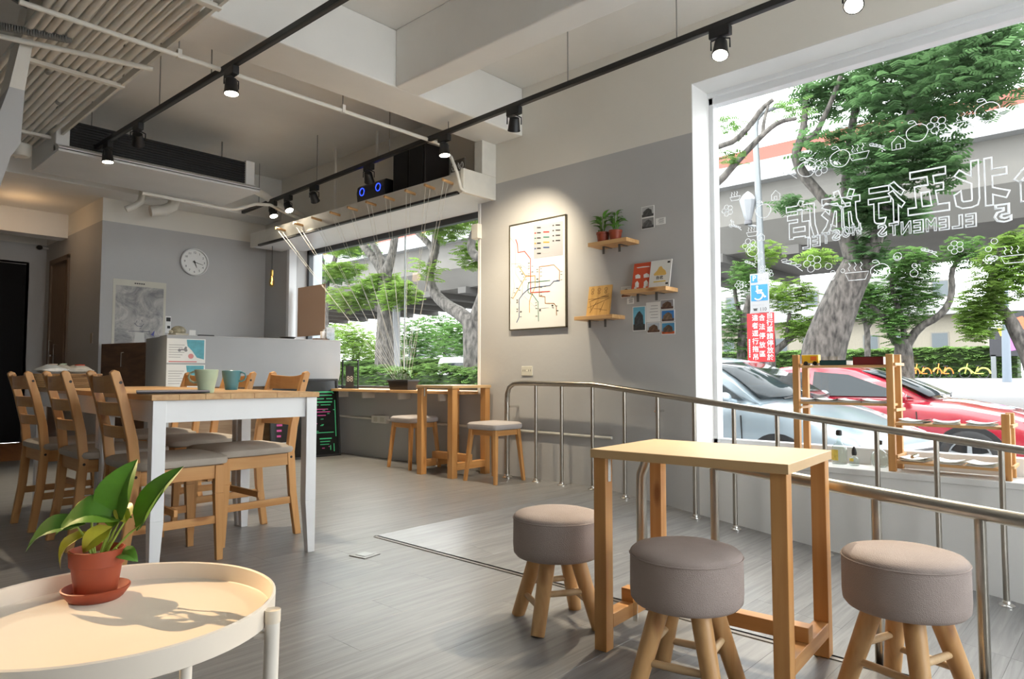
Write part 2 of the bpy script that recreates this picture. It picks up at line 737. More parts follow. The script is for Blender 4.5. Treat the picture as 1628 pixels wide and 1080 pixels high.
ce.box(-3.8, -3.2, CZ, W + .4, 8.4, CZ + .35)
ce.box(1.0, 8.1, 2.74, 2.35, 10.45, CZ + .35)
struct('ceiling', ce, M_ceil, label='rough off-white concrete ceiling')
b1 = MB()
b1.box(-3.6, 3.74, 2.83, W, 4.14, CZ)
struct('ceiling_beam_cross', b1, M_ceil, bevel=.012, label='deep white beam crossing the ceiling above the far table')
b2 = MB()
b2.box(2.87, -3.0, 2.83, 3.08, 3.74, CZ)
struct('ceiling_beam_long', b2, M_ceil, bevel=.01, label='white beam running parallel to the window wall')
b3 = MB()
b3.box(1.2, 7.72, 2.73, W, 8.1, CZ)
struct('ceiling_beam_back', b3, M_ceil, bevel=.01, label='white beam along the top of the clock wall')
b4 = MB()
b4.box(1.2, 9.35, 2.46, 2.35, 9.6, 2.74)
struct('ceiling_beam_corridor', b4, M_ceil, label='low beam across the corridor ceiling')

# slanting painted pier at the upper left, paint line included
pier = MB()
pier.prism([(1.06, 3.06), (.985, 2.86), (.945, 2.48), (.935, 2.17), (.89, 2.08), (.80, 1.70), (.40, -.005), (.24, -.005), (.68, 1.70), (.80, 2.20), (.87, 2.48), (.935, 2.90), (.955, 3.06)], 4.72, 4.98, 'Y')
struct('wall_pier', pier, M_wall, label='slanting pier painted grey below and cream above at upper left')

# window 1: white frame, pane, sill
win1 = thing('window_1', 'large shop window with white frame and mirrored white hand lettering', None, (0, 0, 0))
win1['kind'] = 'structure'
GX = 4.50
f1 = MB()
f1.box(GX - .05, w1y1 - .035, w1z0, GX + .03, w1y1, w1z1)
f1.box(GX - .05, w1y0, w1z1 - .085, GX + .03, w1y1, w1z1)
f1.box(GX - .05, w1y0, w1z0, GX + .03, w1y1, w1z0 + .10)
f1.box(GX - .05, w1y0, w1z0, GX + .03, w1y0 + .04, w1z1)
f1.box(GX - .075, w1y0, w1z1 - .035, GX + .03, w1y1, w1z1)
f1.build('window_frame', M_frame, win1, .004)
li = MB()                                                   # white lining of the reveal
li.box(W + .002, w1y1 - .004, w1z0, GX - .05, w1y1 + .0005, w1z1)
li.box(W + .002, w1y0, w1z1 - .004, GX - .05, w1y1, w1z1 + .0005)
li.build('reveal_lining', M_white, win1)
si = MB()
si.box(W - .012, w1y0, w1z0 - .03, GX - .05, w1y1 - .004, w1z0 + .004)
si.build('window_sill', M_white, win1, .003)
ap_ = MB()
ap_.box(W - .003, w1y0, -.9, W + .002, w1y1 - .02, w1z0 - .03)
ap_.build('sill_apron', M_white, win1)
pa = MB()
pa.box(GX - .003, w1y0 + .03, w1z0 + .095, GX + .003, w1y1 - .03, w1z1 - .08)
pane1 = pa.build('pane', M_glass, win1)

win2 = thing('window_2', 'far window with dark frame looking out on trees above the wooden shelf', None, (0, 0, 0))
win2['kind'] = 'structure'
G2 = 4.46
f2 = MB()
f2.box(G2 - .03, w2y1 - .05, w2z0, G2 + .03, w2y1, w2z1)
f2.box(G2 - .03, w2y0, w2z1 - .06, G2 + .03, w2y1, w2z1)
f2.box(G2 - .03, w2y0, w2z0, G2 + .03, w2y1, w2z0 + .05)
f2.build('window_frame', plain('dark_window_frame', (.06, .07, .08), .4), win2, .003)
f3 = MB()
f3.box(W - .008, w2y1 - .002, w2z0, W + .09, w2y1 + .055, w2z1)
f3.box(W - .006, w2y0 - .02, w2z0, W + .20, w2y0 + .012, w2z1)
f3.box(G2 - .03, w2y0, w2z0, G2 + .03, w2y0 + .02, w2z1)
f3.build('side_casing', M_frame, win2, .003)
for yy in (5.62,):
    mu = MB()
    mu.box(G2 - .006, yy - .005, w2z0 + .05, G2 + .006, yy + .005, w2z1 - .06)
    mu.build('pane_joint', plain('silicone_joint', (.6, .65, .66), .3), win2)
for (ya, yb) in ((w2y0 + .02, 5.615), (5.625, w2y1 - .05)):
    p2 = MB()
    p2.box(G2 - .003, ya, w2z0 + .05, G2 + .003, yb, w2z1 - .06)
    p2.build('pane', M_glass, win2)
rb_ = MB()
rb_.box(W - .05, w2y0 - .03, 2.03, W + .03, w2y0 + .05, 2.16)
rb_.build('blind_bracket', M_trim, win2, .004)
bl = MB()                                                   # white head panel between ledge and window
bl.box(3.84, w2y0 - .15, 2.345, W + .18, w2y1 + .2, 2.37)
bl.build('head_panel', M_frame, win2)

# ledge above the far window with the peg rail
lg = MB()
lg.box(3.82, 4.09, 2.35, 3.86, 7.75, 2.515)
lg.box(3.86, 4.09, 2.49, W, 7.75, 2.515)
ledge = struct('trim_2', lg, M_trim, bevel=.004, label='cream boxed ledge above the far window with a row of pegs')
bt = MB()
bt.box(3.80, 4.12, 2.335, 3.835, 7.52, 2.357)
bt.build('curtain_track', M_black, ledge)
PEGY = [4.19, 4.42, 4.68, 4.98, 5.26, 5.56, 5.86, 6.20, 6.56, 6.93]
for i, y in enumerate(PEGY):
    pg = MB()
    pg.tube([(3.82, y, 2.435), (3.70, y - .012, 2.443)], .0125, 10)
    pg.build('peg', M_paleX, ledge)
pc = MB()                                                   # boxed-in end by the beam
pc.box(4.03, 4.05, 2.54, W, 4.145, 2.83)
pc.box(3.815, 4.05, 2.34, W, 4.09, 2.54)
struct('trim_3', pc, M_trim, bevel=.004, label='cream boxed duct at the near end of the ledge')

# doors in the corridor
d1 = thing('door_1', 'black door closing the end of the corridor', None, (1.67, 10.27, 0))
d1['kind'] = 'structure'
m_ = MB()
m_.box(-.47, 0, 0, .475, .05, 2.22)
m_.build('door_leaf', plain('dark_door', (.008, .008, .009), .75, spec=.2), d1, .003)
m_ = MB()
m_.box(.475, -.02, 0, .50, .06, 2.25)
m_.box(-.47, -.02, 2.22, .50, .06, 2.25)
m_.build('door_frame', M_wall, d1)
d2 = thing('door_2', 'brown door standing open in the corridor side wall', None, (2.35, 9.62, 0))
d2['kind'] = 'structure'
m_ = MB()
for (a, b) in ((-.40, -.34), (.34, .40)):
    m_.box(-.02, a, 0, .20, b, 2.25)
m_.box(-.02, -.40, 2.20, .20, .40, 2.26)
m_.build('door_frame', plain('brown_door_frame', (.19, .135, .095), .5), d2, .004)
m_ = MB()
m_.hexa([(.0, .34, .01), (.05, -.02, .01), (.09, -.02, .01), (.04, .34, .01), (.0, .34, 2.2), (.05, -.02, 2.2), (.09, -.02, 2.2), (.04, .34, 2.2)])
leaf = m_.build('door_leaf', plain('brown_door', (.27, .20, .15), .5, var=.1, stretch=(20, 20, 1)), d2)
m_ = MB()
m_.tube([(.0, .26, .95), (-.03, .26, .95), (-.03, .26, 1.25), (.0, .26, 1.25)], .008, 8)
m_.tube([(.0, .05, .92), (-.03, .05, .92), (-.03, .05, 1.2), (.0, .05, 1.2)], .006, 8)
m_.box(-.035, .12, 1.06, .01, .2, 1.08)
m_.build('handle', M_chrome, leaf)
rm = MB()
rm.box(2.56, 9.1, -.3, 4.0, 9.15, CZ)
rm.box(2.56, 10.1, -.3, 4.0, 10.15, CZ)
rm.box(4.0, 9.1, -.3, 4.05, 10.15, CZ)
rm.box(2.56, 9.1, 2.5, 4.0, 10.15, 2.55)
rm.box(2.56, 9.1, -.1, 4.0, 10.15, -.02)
struct('wall_side_room', rm, plain('unlit_room_black', (.012, .012, .012), .9, spec=.1))  # near-black wall colour stands in for the darkness of the unlit room

# ------------------------------------------------------------------ dining set
def dining_table(label, cx, cy, rot, wx, wy, group):
    t = thing('dining_table', label, 'table', (cx, cy, 0), rot, group)
    top = MB()
    n = 7                                               # glued staves
    for k in range(n):
        x0 = -wx / 2 + wx * k / n
        top.box(x0 + .0004, -wy / 2, .727, x0 + wx / n - .0004, wy / 2, .751)
    top.build('tabletop', wood('oiled_table_wood', (.56, .34, .15), (.44, .235, .085), 'Y', knots=False), t, .0015)
    ix, iy = wx / 2 - .035, wy / 2 - .035
    for sx in (-1, 1):
        m = MB()
        m.box(sx * ix - .011, -iy, .635, sx * ix + .011, iy, .727)
        m.build('apron', M_tabwhite, t, .001)
    for sy in (-1, 1):
        m = MB()
        m.box(-ix, sy * iy - .011, .635, ix, sy * iy + .011, .727)
        m.build('apron', M_tabwhite, t, .001)
    for sx in (-1, 1):
        for sy in (-1, 1):
            m = MB()
            x, y = sx * (wx / 2 - .034), sy * (wy / 2 - .034)
            m.beam((x, y, .24), (x, y, .727), .052, .052)
            m.beam((x + sx * .008, y + sy * .008, 0), (x, y, .24), .034, .034, .052, .052)
            m.build('leg', M_tabwhite, t, .002)
    return t


TR = R(-3)
dining_table('white-legged dining table nearest the camera, holding both mugs', 1.436, 3.309, TR, .74, .80, 'dining tables pushed together')
dining_table('longer white-legged dining table behind, holding the wicker basket', 1.498, 4.489, TR, .74, 1.55, 'dining tables pushed together')


def make_chair(label):
    t = thing('dining_chair', label, 'chair', group='pine dining chairs')
    W2 = .172
    for s in (-1, 1):                                   # rear post: curved side profile extruded
        prof = [(-.235, 0), (-.205, .22), (-.190, .43), (-.205, .56), (-.240, .72), (-.275, .84), (-.262, .853), (-.240, .845),
                (-.200, .72), (-.163, .56), (-.148, .43), (-.165, .22), (-.200, 0)]
        m = MB()
        m.prism(prof, s * W2 - .014, s * W2 + .014, 'X')
        p = m.build('rear_post', M_pine, t, .004)
        for (y, z) in ((-.236, .80), (-.169, .405)):
            d = MB()
            d.tube([(s * (W2 + .013), y, z), (s * (W2 + .0155), y, z)], .0065, 10)
            d.build('plug', plain('dark_plug', (.03, .015, .008), .5), p)
        f = MB()
        f.beam((s * W2, .188, 0), (s * W2, .178, .30), .024, .028, .034, .040)
        f.beam((s * W2, .178, .30), (s * W2, .178, .425), .034, .040, .034, .040)
        f.build('front_leg', M_pine, t, .002)
        a = MB()
        a.box(s * W2 - .010, -.16, .365, s * W2 + .010, .17, .425)
        a.build('seat_rail', M_pineY, t, .002)
        b = MB()
        b.box(s * W2 - .008, -.18, .165, s * W2 + .008, .18, .200)
        b.build('stretcher', M_pineY, t, .002)
    for z0, z1, y in ((.755, .835, -.238), (.66, .715, -.215), (.565, .615, -.192)):
        m = MB()
        seg = 8
        rings = []
        for k in range(seg + 1):
            u = -1 + 2 * k / seg
            bow = -.026 * (1 - u * u)
            dip = -.010 * (1 - u * u) if z1 > .8 else 0
            x = u * (W2 - .012)
            rings.append([(x, y + bow - .009, z0), (x, y + bow + .009, z0), (x, y + bow + .004, z1 + dip), (x, y + bow - .014, z1 + dip)])
        m.loft(rings, smooth=False)
        m.build('back_slat', M_pineX, t, .002)
    for (y, z0, z1) in ((.178, .365, .425), (-.168, .365, .425)):
        m = MB()
        m.box(-W2 + .01, y - .010, z0, W2 - .01, y + .010, z1)
        m.build('seat_rail', M_pineX, t, .002)
    m = MB()
    m.box(-W2, -.01, .215, W2, .006, .245)
    m.build('stretcher', M_pineX, t, .002)
    c = MB()
    prof = [(.9, .425), (.98, .432), (1.0, .446), (.985, .460), (.9, .470), (.5, .477), (.0001, .479)]
    c.lathe(prof, 32, (0, .015, 0), sx=.205, sy=.215, sq=.28)
    c.build('seat_cushion', M_fabric2, t)
    return t


chair = make_chair('pine dining chair closest to the potted plant, tucked under near side of table')
chair.location = (1.225, 3.27, 0)
chair.rotation_euler = (0, 0, R(-92))
G_CH = 'pine dining chairs'
copy_tree(chair, (1.205, 3.90, 0), R(-91), 'pine dining chair in the middle of the left row of three', G_CH)
copy_tree(chair, (1.185, 4.52, 0), R(-89), 'pine dining chair farthest left, nearest the dark corridor', G_CH)
copy_tree(chair, (1.690, 3.46, 0), R(91), 'pine dining chair at the table end beside the chalkboard side', G_CH)
copy_tree(chair, (1.745, 4.16, 0), R(90), 'pine dining chair whose back shows behind the blue mug', G_CH)
copy_tree(chair, (1.750, 4.79, 0), R(90), 'pine dining chair whose back shows left of the green mug', G_CH)


def mug(label, x, y, col, rz):
    t = thing('mug', label, 'mug', (x, y, .751), rz, 'ceramic mugs on the dining table')
    mt = plain('glaze_' + label[:6].replace(' ', '_'), col, .28, var=.05, vscale=20)
    m = MB()
    m.lathe([(.0001, .0), (.030, 0), (.033, .004), (.036, .03), (.047, .075), (.050, .103), (.047, .105), (.044, .1), (.041, .07), (.031, .012), (.0001, .010)], 28)
    m.build('body', mt, t)
    h = MB()
    h.tube([(.040, 0, .092), (.058, 0, .095), (.074, 0, .088), (.079, 0, .070), (.071, 0, .054), (.055, 0, .046), (.040, 0, .048)], .0048, 8)
    h.build('handle', mt, t)
    return t


mug('pale green tapered mug with its handle to the left', 1.328, 3.08, (.50, .58, .40), R(135))
mug('teal blue tapered mug with its handle to the right', 1.70, 3.63, (.10, .27, .32), R(-50))

lp = thing('laptop', 'closed thin laptop lying on the near dining table', 'laptop', (1.20, 3.12, .751), R(-18))
m = MB()
m.box(-.14, -.10, .003, .14, .10, .008)
m.build('base', plain('dark_laptop_base', (.05, .05, .06), .4), lp, .002)
m = MB()
m.box(-.14, -.10, .0085, .14, .10, .014)
m.build('lid', plain('silver_laptop_lid', (.45, .42, .44), .35, metal=.6), lp, .002)

bk = thing('wicker_basket', 'woven wicker basket on the far dining table', 'basket', (1.275, 5.02, .751), R(-3))
mw = wood('wicker', (.34, .20, .09), (.18, .095, .035), 'X', scale=2)
for k in range(7):
    m = MB()
    a = .125 + .003 * k
    pts = []
    for q in range(40):
        g = 2 * PI * q / 40
        wob = .004 * math.sin(q * PI + k * PI)
        pts.append(((1.35 * a + wob) * math.copysign(abs(math.cos(g)) ** .5, math.cos(g)), (.72 * a + wob) * math.copysign(abs(math.sin(g)) ** .5, math.sin(g)), .008 + .0125 * k))
    m.tube(pts, .0068, 6, closed=True)
    m.build('weave_ring', mw, bk)
m = MB()
m.lathe([(.0001, 0), (.12, 0), (.12, .006), (.0001, .006)], 24, sx=1.35, sy=.72, sq=.5)
m.build('base', mw, bk)


def packet(label, x, y, z, rz, tilt, col, patch):
    t = thing('snack_packet', label, 'packet', (x, y, z), rz, 'packets in the wicker basket')
    m = MB()
    rings = []
    for k in range(7):
        u = -1 + k / 3
        h = .036 * (1 - u * u) + .003
        rings.append([(u * .085, -.055, -h * .2), (u * .085, 0, -h), (u * .085, .055, -h * .2), (u * .085, .055, h * .3), (u * .085, 0, h), (u * .085, -.055, h * .3)])
    m.loft(rings)
    m.build('wrapper', plain('packet_' + label.split()[0], col, .4, var=.12, vscale=30), t)
    p = MB()
    p.lathe([(.03, .0335), (.028, .038), (.0001, .0405)], 12, (.01, 0, 0), sx=1, sy=.7)
    p.build('print_patch', plain('packet_print_' + label.split()[0], patch, .5), t)
    return t


packet('white plastic snack packet on the left in the basket', 1.19, 5.0, .862, R(20), 0, (.72, .72, .68), (.55, .45, .35))
packet('pale packet with red print on the right in the basket', 1.345, 5.03, .860, R(-25), 0, (.74, .68, .58), (.62, .08, .03))
packet('crumpled cream packet at the back of the basket', 1.27, 5.07, .866, R(60), 0, (.62, .58, .48), (.35, .45, .30))

# ------------------------------------------------------------------ round tray table and plant
rt = thing('tray_table', 'round white metal tray table in the foreground holding a plant', 'table', (.386, 1.229, 0))
m = MB()
m.lathe([(.0001, .425), (.243, .425), (.249, .428), (.250, .462), (.2465, .464), (.2435, .462), (.242, .434), (.238, .431), (.0001, .431)], 72)
m.build('tray', plain('white_powder_coat', (.78, .70, .60), .42, var=.02), rt)
for k in range(4):
    a = R(-48 + 90 * k)
    m = MB()
    r0, r1 = .245, .2605
    m.tube([(r1 * math.cos(a) * .97, r1 * math.sin(a) * .97, 0), (r1 * math.cos(a), r1 * math.sin(a), .436)], .0115, 12)
    m.tube([(r0 * math.cos(a) * .95, r0 * math.sin(a) * .95, .415), (r1 * math.cos(a), r1 * math.sin(a), .415)], .006, 8)
    lg_ = m.build('leg', plain('white_powder_coat_leg', (.76, .71, .64), .42), rt)
    c = MB()
    c.tube([(r1 * math.cos(a), r1 * math.sin(a), .436), (r1 * math.cos(a), r1 * math.sin(a), .456)], .0125, 12)
    c.build('leg_cap', plain('cream_cap', (.75, .66, .54), .5), lg_)


def leaf_mesh(mb, base, tip, width, nrm, curl=.15, n=8, heart=.5):
    """one broad leaf with a folded midrib from base to tip"""
    base, tip, nrm = Vector(base), Vector(tip), Vector(nrm).normalized()
    d = tip - base
    L_ = d.length
    side = d.cross(nrm).normalized()
    nrm = side.cross(d).normalized()
    pts, faces = [], []
    for i in range(n + 1):
        u = i / n
        w = width * (math.sin(PI * min(1, u ** .62 * 1.0)) ** .75 if 0 < u < 1 else 0)
        c = base + d * u + nrm * (curl * L_ * math.sin(PI * u) - curl * .9 * L_ * u * u)
        e = nrm * (.22 * w)
        back = -d.normalized() * (width * heart * .5 * max(0, 1 - u * 4))
        pts += [c - side * w * .5 + e + back, c - side * w * .26 + e * .55 + back * .6, c, c + side * w * .26 + e * .55 + back * .6, c + side * w * .5 + e + back]
    for i in range(n):
        for k in range(4):
            faces.append((i * 5 + k, i * 5 + k + 1, (i + 1) * 5 + k + 1, (i + 1) * 5 + k))
    mb.add(pts, faces, True)


def view_leaf_dir(a, b, z):
    """offset: a to the right along the room diagonal, b away, z up"""
    return Vector((.677 * a + .736 * b, -.736 * a + .677 * b, z))


pl = thing('potted_plant', 'pothos in a terracotta-coloured pot standing on the round tray table', 'plant', (.412, 1.392, .431))
m = MB()
m.lathe([(.0001, 0), (.040, 0), (.044, .003), (.054, .017), (.055, .021), (.0525, .022), (.043, .008), (.0001, .006)], 32)
m.build('saucer', M_terra, pl)
m = MB()
m.lathe([(.0001, .007), (.032, .007), (.033, .009), (.0405, .060), (.0435, .061), (.0450, .088), (.0420, .089), (.039, .070), (.0001, .070)], 32)
m.build('pot', M_terra, pl)
m = MB()
m.lathe([(.0399, .074), (.03, .077), (.0001, .079)], 20)
m.build('soil', M_soil, pl)
M_leafy = plain('yellowing_leaf', (.36, .36, .03), .4, var=.4, vscale=18)
LV = [  # base(a,b,z) tip(a,b,z) width normal(a,b,z) curl material
    ((.030, .0, .142), (.052, .02, .246), 0.079, (-.25, -1, .15), .08, M_leaf),
    ((.072, .01, .128), (.146, .0, .236), 0.059, (-.55, -.9, .35), .06, M_leaf),
    ((.040, .0, .140), (-.062, -.03, .132), 0.077, (.0, -.62, 1), .20, M_leaf),
    ((-.030, -.01, .128), (-.115, -.03, .098), 0.056, (-.1, -.55, 1), .16, M_leaf),
    ((-.020, .0, .110), (-.062, -.02, .060), 0.038, (-.6, -.7, .6), .2, M_leafy),
    ((.030, -.02, .125), (-.012, -.03, .088), 0.036, (.2, -1, .6), .15, M_leafy),
    ((.055, -.01, .14), (.030, .03, .165), 0.033, (.2, -1, .7), .1, M_leafy),
    ((.045, .0, .078), (.078, -.01, .070), 0.031, (.2, -.8, 1), .15, M_leaf),
    ((-.025, .02, .150), (-.055, .04, .170), 0.038, (.0, -1, .8), .1, M_leafy),
]
for (b_, t_, w_, n_, cu, mt) in LV:
    m = MB()
    leaf_mesh(m, view_leaf_dir(*b_), view_leaf_dir(*t_), w_, view_leaf_dir(*n_), cu)
    o = m.build('leaf', mt, pl)
    sm = MB()
    a0 = view_leaf_dir(b_[0] * .25, b_[1] * .25, .074)
    a1 = view_leaf_dir(*b_)
    mid = (a0 + a1) / 2 + view_leaf_dir(b_[0] * .12, 0, .012)
    sm.tube([a0, mid, a1, a1 + (view_leaf_dir(*t_) - a1) * .15], [.0022, .002, .0016, .0008], 6)
    sm.build('stem', M_stem, pl)


# ------------------------------------------------------------------ mushroom stools
def make_stool(label):
    t = thing('mushroom_stool', label, 'stool', group='round padded stools by the near table')
    m = MB()
    m.lathe([(.0001, .222), (.120, .222), (.139, .226), (.147, .236), (.149, .26), (.1485, .335), (.1475, .349)], 40)
    m.build('seat_side', M_fabric, t)
    m = MB()
    m.lathe([(.1475, .3495), (.1465, .356), (.138, .364), (.11, .3715), (.06, .376), (.0001, .3775)], 40)
    m.build('seat_top', M_fabric, t)
    m = MB()
    m.tube([(.1485 * math.cos(2 * PI * k / 40), .1485 * math.sin(2 * PI * k / 40), .3492) for k in range(40)], .0022, 6, closed=True)
    m.build('piping', M_fabric, t)
    P = []
    for k in range(4):
        a = PI / 4 + k * PI / 2
        top = Vector((.072 * math.cos(a), .072 * math.sin(a), .228))
        bot = Vector((.150 * math.cos(a), .150 * math.sin(a), 0))
        P.append((top, bot))
        m = MB()
        path = [bot + (top - bot) * (i / 5) for i in range(6)]
        rr = [.0225, .0235, .024, .025, .026, .026]
        m.tube(path, rr, 14)
        m.build('leg', M_paleZ, t)
    for k in range(4):
        (ta, ba), (tb, bb) = P[k], P[(k + 1) % 4]
        h = .34 if k % 2 == 0 else .52
        a_, b_ = ba + (ta - ba) * h, bb + (tb - bb) * h
        e = (b_ - a_).normalized() * .018
        m = MB()
        m.tube([a_ - e, (a_ + b_) / 2, b_ + e], [.0085, .0105, .0085], 10)
        m.build('stretcher', wood('pale_dowel', (.66, .47, .27), (.54, .34, .17), 'X', knots=False), t)
    return t


s0 = make_stool('round grey padded stool with log legs, farthest left of the three')
s0.location = (1.832, 1.477, 0)
s0.rotation_euler = (0, 0, R(59))
copy_tree(s0, (1.692, .920, 0), R(101), 'round grey padded stool with log legs in front of the near table', 'round padded stools by the near table')
copy_tree(s0, (2.035, .475, 0), R(72), 'round grey padded stool with log legs at far right before the handrail', 'round padded stools by the near table')


# ------------------------------------------------------------------ bar tables
def bar_table(label, cx, cy, rot, hx, hy, z, leg, top_th, m_top, m_edge):
    t = thing('bar_table', label, 'table', (cx, cy, 0), rot, 'small pine tables')
    m = MB()
    m.box(-hx, -hy, z - top_th + .001, hx, hy, z)
    top = m.build('tabletop', m_top, t, .0015)
    e = MB()
    q = .0008
    e.box(-hx - q, -hy - q, z - top_th, hx + q, -hy, z - .0015)
    e.box(-hx - q, hy, z - top_th, hx + q, hy + q, z - .0015)
    e.box(-hx - q, -hy, z - top_th, -hx, hy, z - .0015)
    e.box(hx, -hy, z - top_th, hx + q, hy, z - .0015)
    e.build('edge_band', m_edge, top)
    lx, ly = hx - leg / 2 - .006, hy - leg / 2 - .006
    for sx in (-1, 1):
        for sy in (-1, 1):
            m = MB()
            m.box(sx * lx - leg / 2, sy * ly - leg / 2, 0, sx * lx + leg / 2, sy * ly + leg / 2, z - top_th)
            m.build('leg', M_pine, t, .002)
    for sy in (-1, 1):
        m = MB()
        m.box(-lx + leg / 2, sy * ly - leg / 2, .062, lx - leg / 2, sy * ly + leg / 2, .062 + leg)
        m.build('side_rail', M_pineX, t, .002)
    bx = -.02
    m = MB()
    m.box(bx - leg / 2, -ly - leg / 2, .062 + leg, bx + leg / 2, ly + leg / 2, .062 + leg * 2)
    m.build('cross_bar', M_pineY, t, .002)
    for (x, y, z0, fx) in ((-lx, ly - leg / 2 - .0012, z - top_th - .072, 0), (lx - leg / 2 - .0012, ly, z - top_th - .05, 1), (bx - leg / 2 - .001, ly - .03, .05, 1), (lx, -ly + leg / 2 + .001, .004, 0)):
        m = MB()
        if fx:
            m.box(x - .001, y - .008, z0, x + .001, y + .008, z0 + .07)
        else:
            m.box(x - .008, y - .001, z0, x + .008, y + .001, z0 + .07)
        pl_ = m.build('bracket', M_chrome, t)
    return t


bar_table('pine bar table with a beige laminate top in the right foreground', 1.951, .975, R(4), .211, .2935, .604, .042, .026, M_lam, M_lamedge)
bar_table('taller pine bar table under the far window shelf', 3.945, 4.30, R(1), .225, .222, .747, .058, .022, M_lam, M_lamedge)


def make_square_stool(label):
    t = thing('cushion_stool', label, 'stool', group='square cushioned stools by the far window')
    m = MB()
    m.lathe([(.86, .405), (.97, .412), (1.0, .428), (.985, .448), (.90, .460), (.5, .467), (.0001, .469)], 32, sx=.172, sy=.172, sq=.30)
    m.build('seat_cushion', plain('pale_grey_cushion', (.42, .385, .375), .9, var=.05, bump=.3, bscale=420), t)
    for sx in (-1, 1):
        for sy in (-1, 1):
            m = MB()
            m.beam((sx * .163, sy * .163, 0), (sx * .128, sy * .128, .408), .024, .024, .034, .034)
            m.build('leg', M_pine, t, .002)
    for s in (-1, 1):
        m = MB()
        m.box(-.12, s * .128 - .009, .362, .12, s * .128 + .009, .405)
        m.build('rail', M_pineX, t, .001)
        m = MB()
        m.box(s * .128 - .009, -.12, .362, s * .128 + .009, .12, .405)
        m.build('rail', M_pineY, t, .001)
    return t


q0 = make_square_stool('square cushioned pine stool on the left, under the window shelf')
q0.location = (3.99, 4.875, 0)
q0.rotation_euler = (0, 0, R(-3))
copy_tree(q0, (3.912, 3.785, 0), R(1), 'square cushioned pine stool beside the steel handrail end', 'square cushioned stools by the far window')

# ------------------------------------------------------------------ handrails
def rail_posts(t, ys, x, top_fn, r=.0135):
    for y in ys:
        z0, z1 = ramp_z(y), top_fn(y)
        m = MB()
        m.tube([(x, y, z0 + .004), (x, y, z1)], r, 12)
        p = m.build('post', M_steel, t)
        m = MB()
        m.lathe([(.036, .0), (.036, .004), (.030, .009), (.020, .013), (.0175, .024), (r, .027)], 18, (x, y, z0))
        m.build('post_foot', M_chrome, p)


hr = thing('handrail', 'long steel handrail fixed to the window wall beside the ramp', 'handrail', (0, 0, 0), group='steel ramp handrails')
xr = 4.09
pth = [(xr, 3.815, .0), (xr, 3.815, .60), (xr, 3.812, .68), (xr, 3.79, .735), (xr, 3.74, .762), (xr, 3.66, .767), (xr, 2.97, .762), (xr, 2.9, .757)]


def top_out(y):
    return .762 if y > 2.95 else .762 - (2.95 - y) * .116


m = MB()
m.tube(pth[:-1] + [(xr, 2.90, top_out(2.90)), (xr, -1.2, top_out(-1.2))], .0205, 16)
m.build('top_rail', M_steel, hr)
rail_posts(hr, [3.506, 3.249, 2.962, 2.686, 2.42, 2.15, 1.88, 1.609, 1.339, 1.068, .789, .515, .25], xr, top_out)
m = MB()
m.lathe([(.045, .0), (.045, .004), (.036, .011), (.026, .016), (.021, .03)], 18, (xr, 3.815, 0))
m.build('post_foot', M_chrome, hr)
for (y, z) in ((3.79, .575), (2.44, .585), (.9, .40)):
    m = MB()
    m.tube([(xr, y, z), (W, y, z)], .009, 8)
    m.build('wall_bracket', M_chrome, hr)
h2 = thing('handrail', 'lower steel handrail along the platform edge behind the near table', 'handrail', (0, 0, 0), group='steel ramp handrails')
xi = 2.235


def top_in(y):
    return .545 - (1.36 - y) * .085


m = MB()
m.tube([(xi, 1.395, ramp_z(1.395)), (xi, 1.395, .38), (xi, 1.393, .46), (xi, 1.372, .515), (xi, 1.33, .538), (xi, 1.26, top_in(1.26)), (xi, -.9, top_in(-.9))], .0205, 16)
m.build('top_rail', M_steel, h2)
rail_posts(h2, [1.102, .59, .334, .05], xi, top_in, .0145)

# ------------------------------------------------------------------ window shelf and what stands on it
ws = thing('window_shelf', 'narrow wooden shelf running below the far window', 'shelf', (0, 0, 0))
m = MB()
m.box(3.99, 4.26, .665, 4.43, 6.42, .690)
m.build('board', M_paleY, ws, .002)
for y in (4.62, 5.2, 5.78, 6.25):
    m = MB()
    m.box(4.06, y - .012, .60, 4.20, y + .012, .665)
    m.build('bracket', M_trim, ws)
pt = thing('planter', 'black rectangular planter with a small climbing plant on the window shelf', 'planter', (4.115, 5.20, .690))
m = MB()
m.hexa([(-.055, -.135, 0), (.055, -.135, 0), (.055, .135, 0), (-.055, .135, 0), (-.068, -.155, .095), (.068, -.155, .095), (.068, .155, .095), (-.068, .155, .095)])
m.build('trough', plain('black_plastic', (.018, .018, .02), .4), pt, .004)
m = MB()
m.box(-.072, -.16, .080, .072, .16, .097)
m.build('rim', plain('black_plastic'  , (0, 0, 0)), pt, .003)
m = MB()
m.box(-.064, -.15, .094, .064, .15, .099)
m.build('soil', M_soil, pt)
rnd = random.Random(4)
for k in range(26):
    a = rnd.uniform(0, 2 * PI)
    bx, by = rnd.uniform(-.045, .045), rnd.uniform(-.13, .13)
    h = rnd.uniform(.02, .13)
    m = MB()
    b0 = Vector((bx, by, .099 + h * .6))
    ti = b0 + Vector((.05 * math.cos(a), .06 * math.sin(a), rnd.uniform(.0, .035)))
    m.tube([(bx * .8, by * .8, .098), b0], .0015, 5)
    leaf_mesh(m, b0, ti, rnd.uniform(.026, .042), (-.5 * math.cos(a), -.5 * math.sin(a), 1), .1, 5)
    m.build('leaf', M_leaf2, pt)
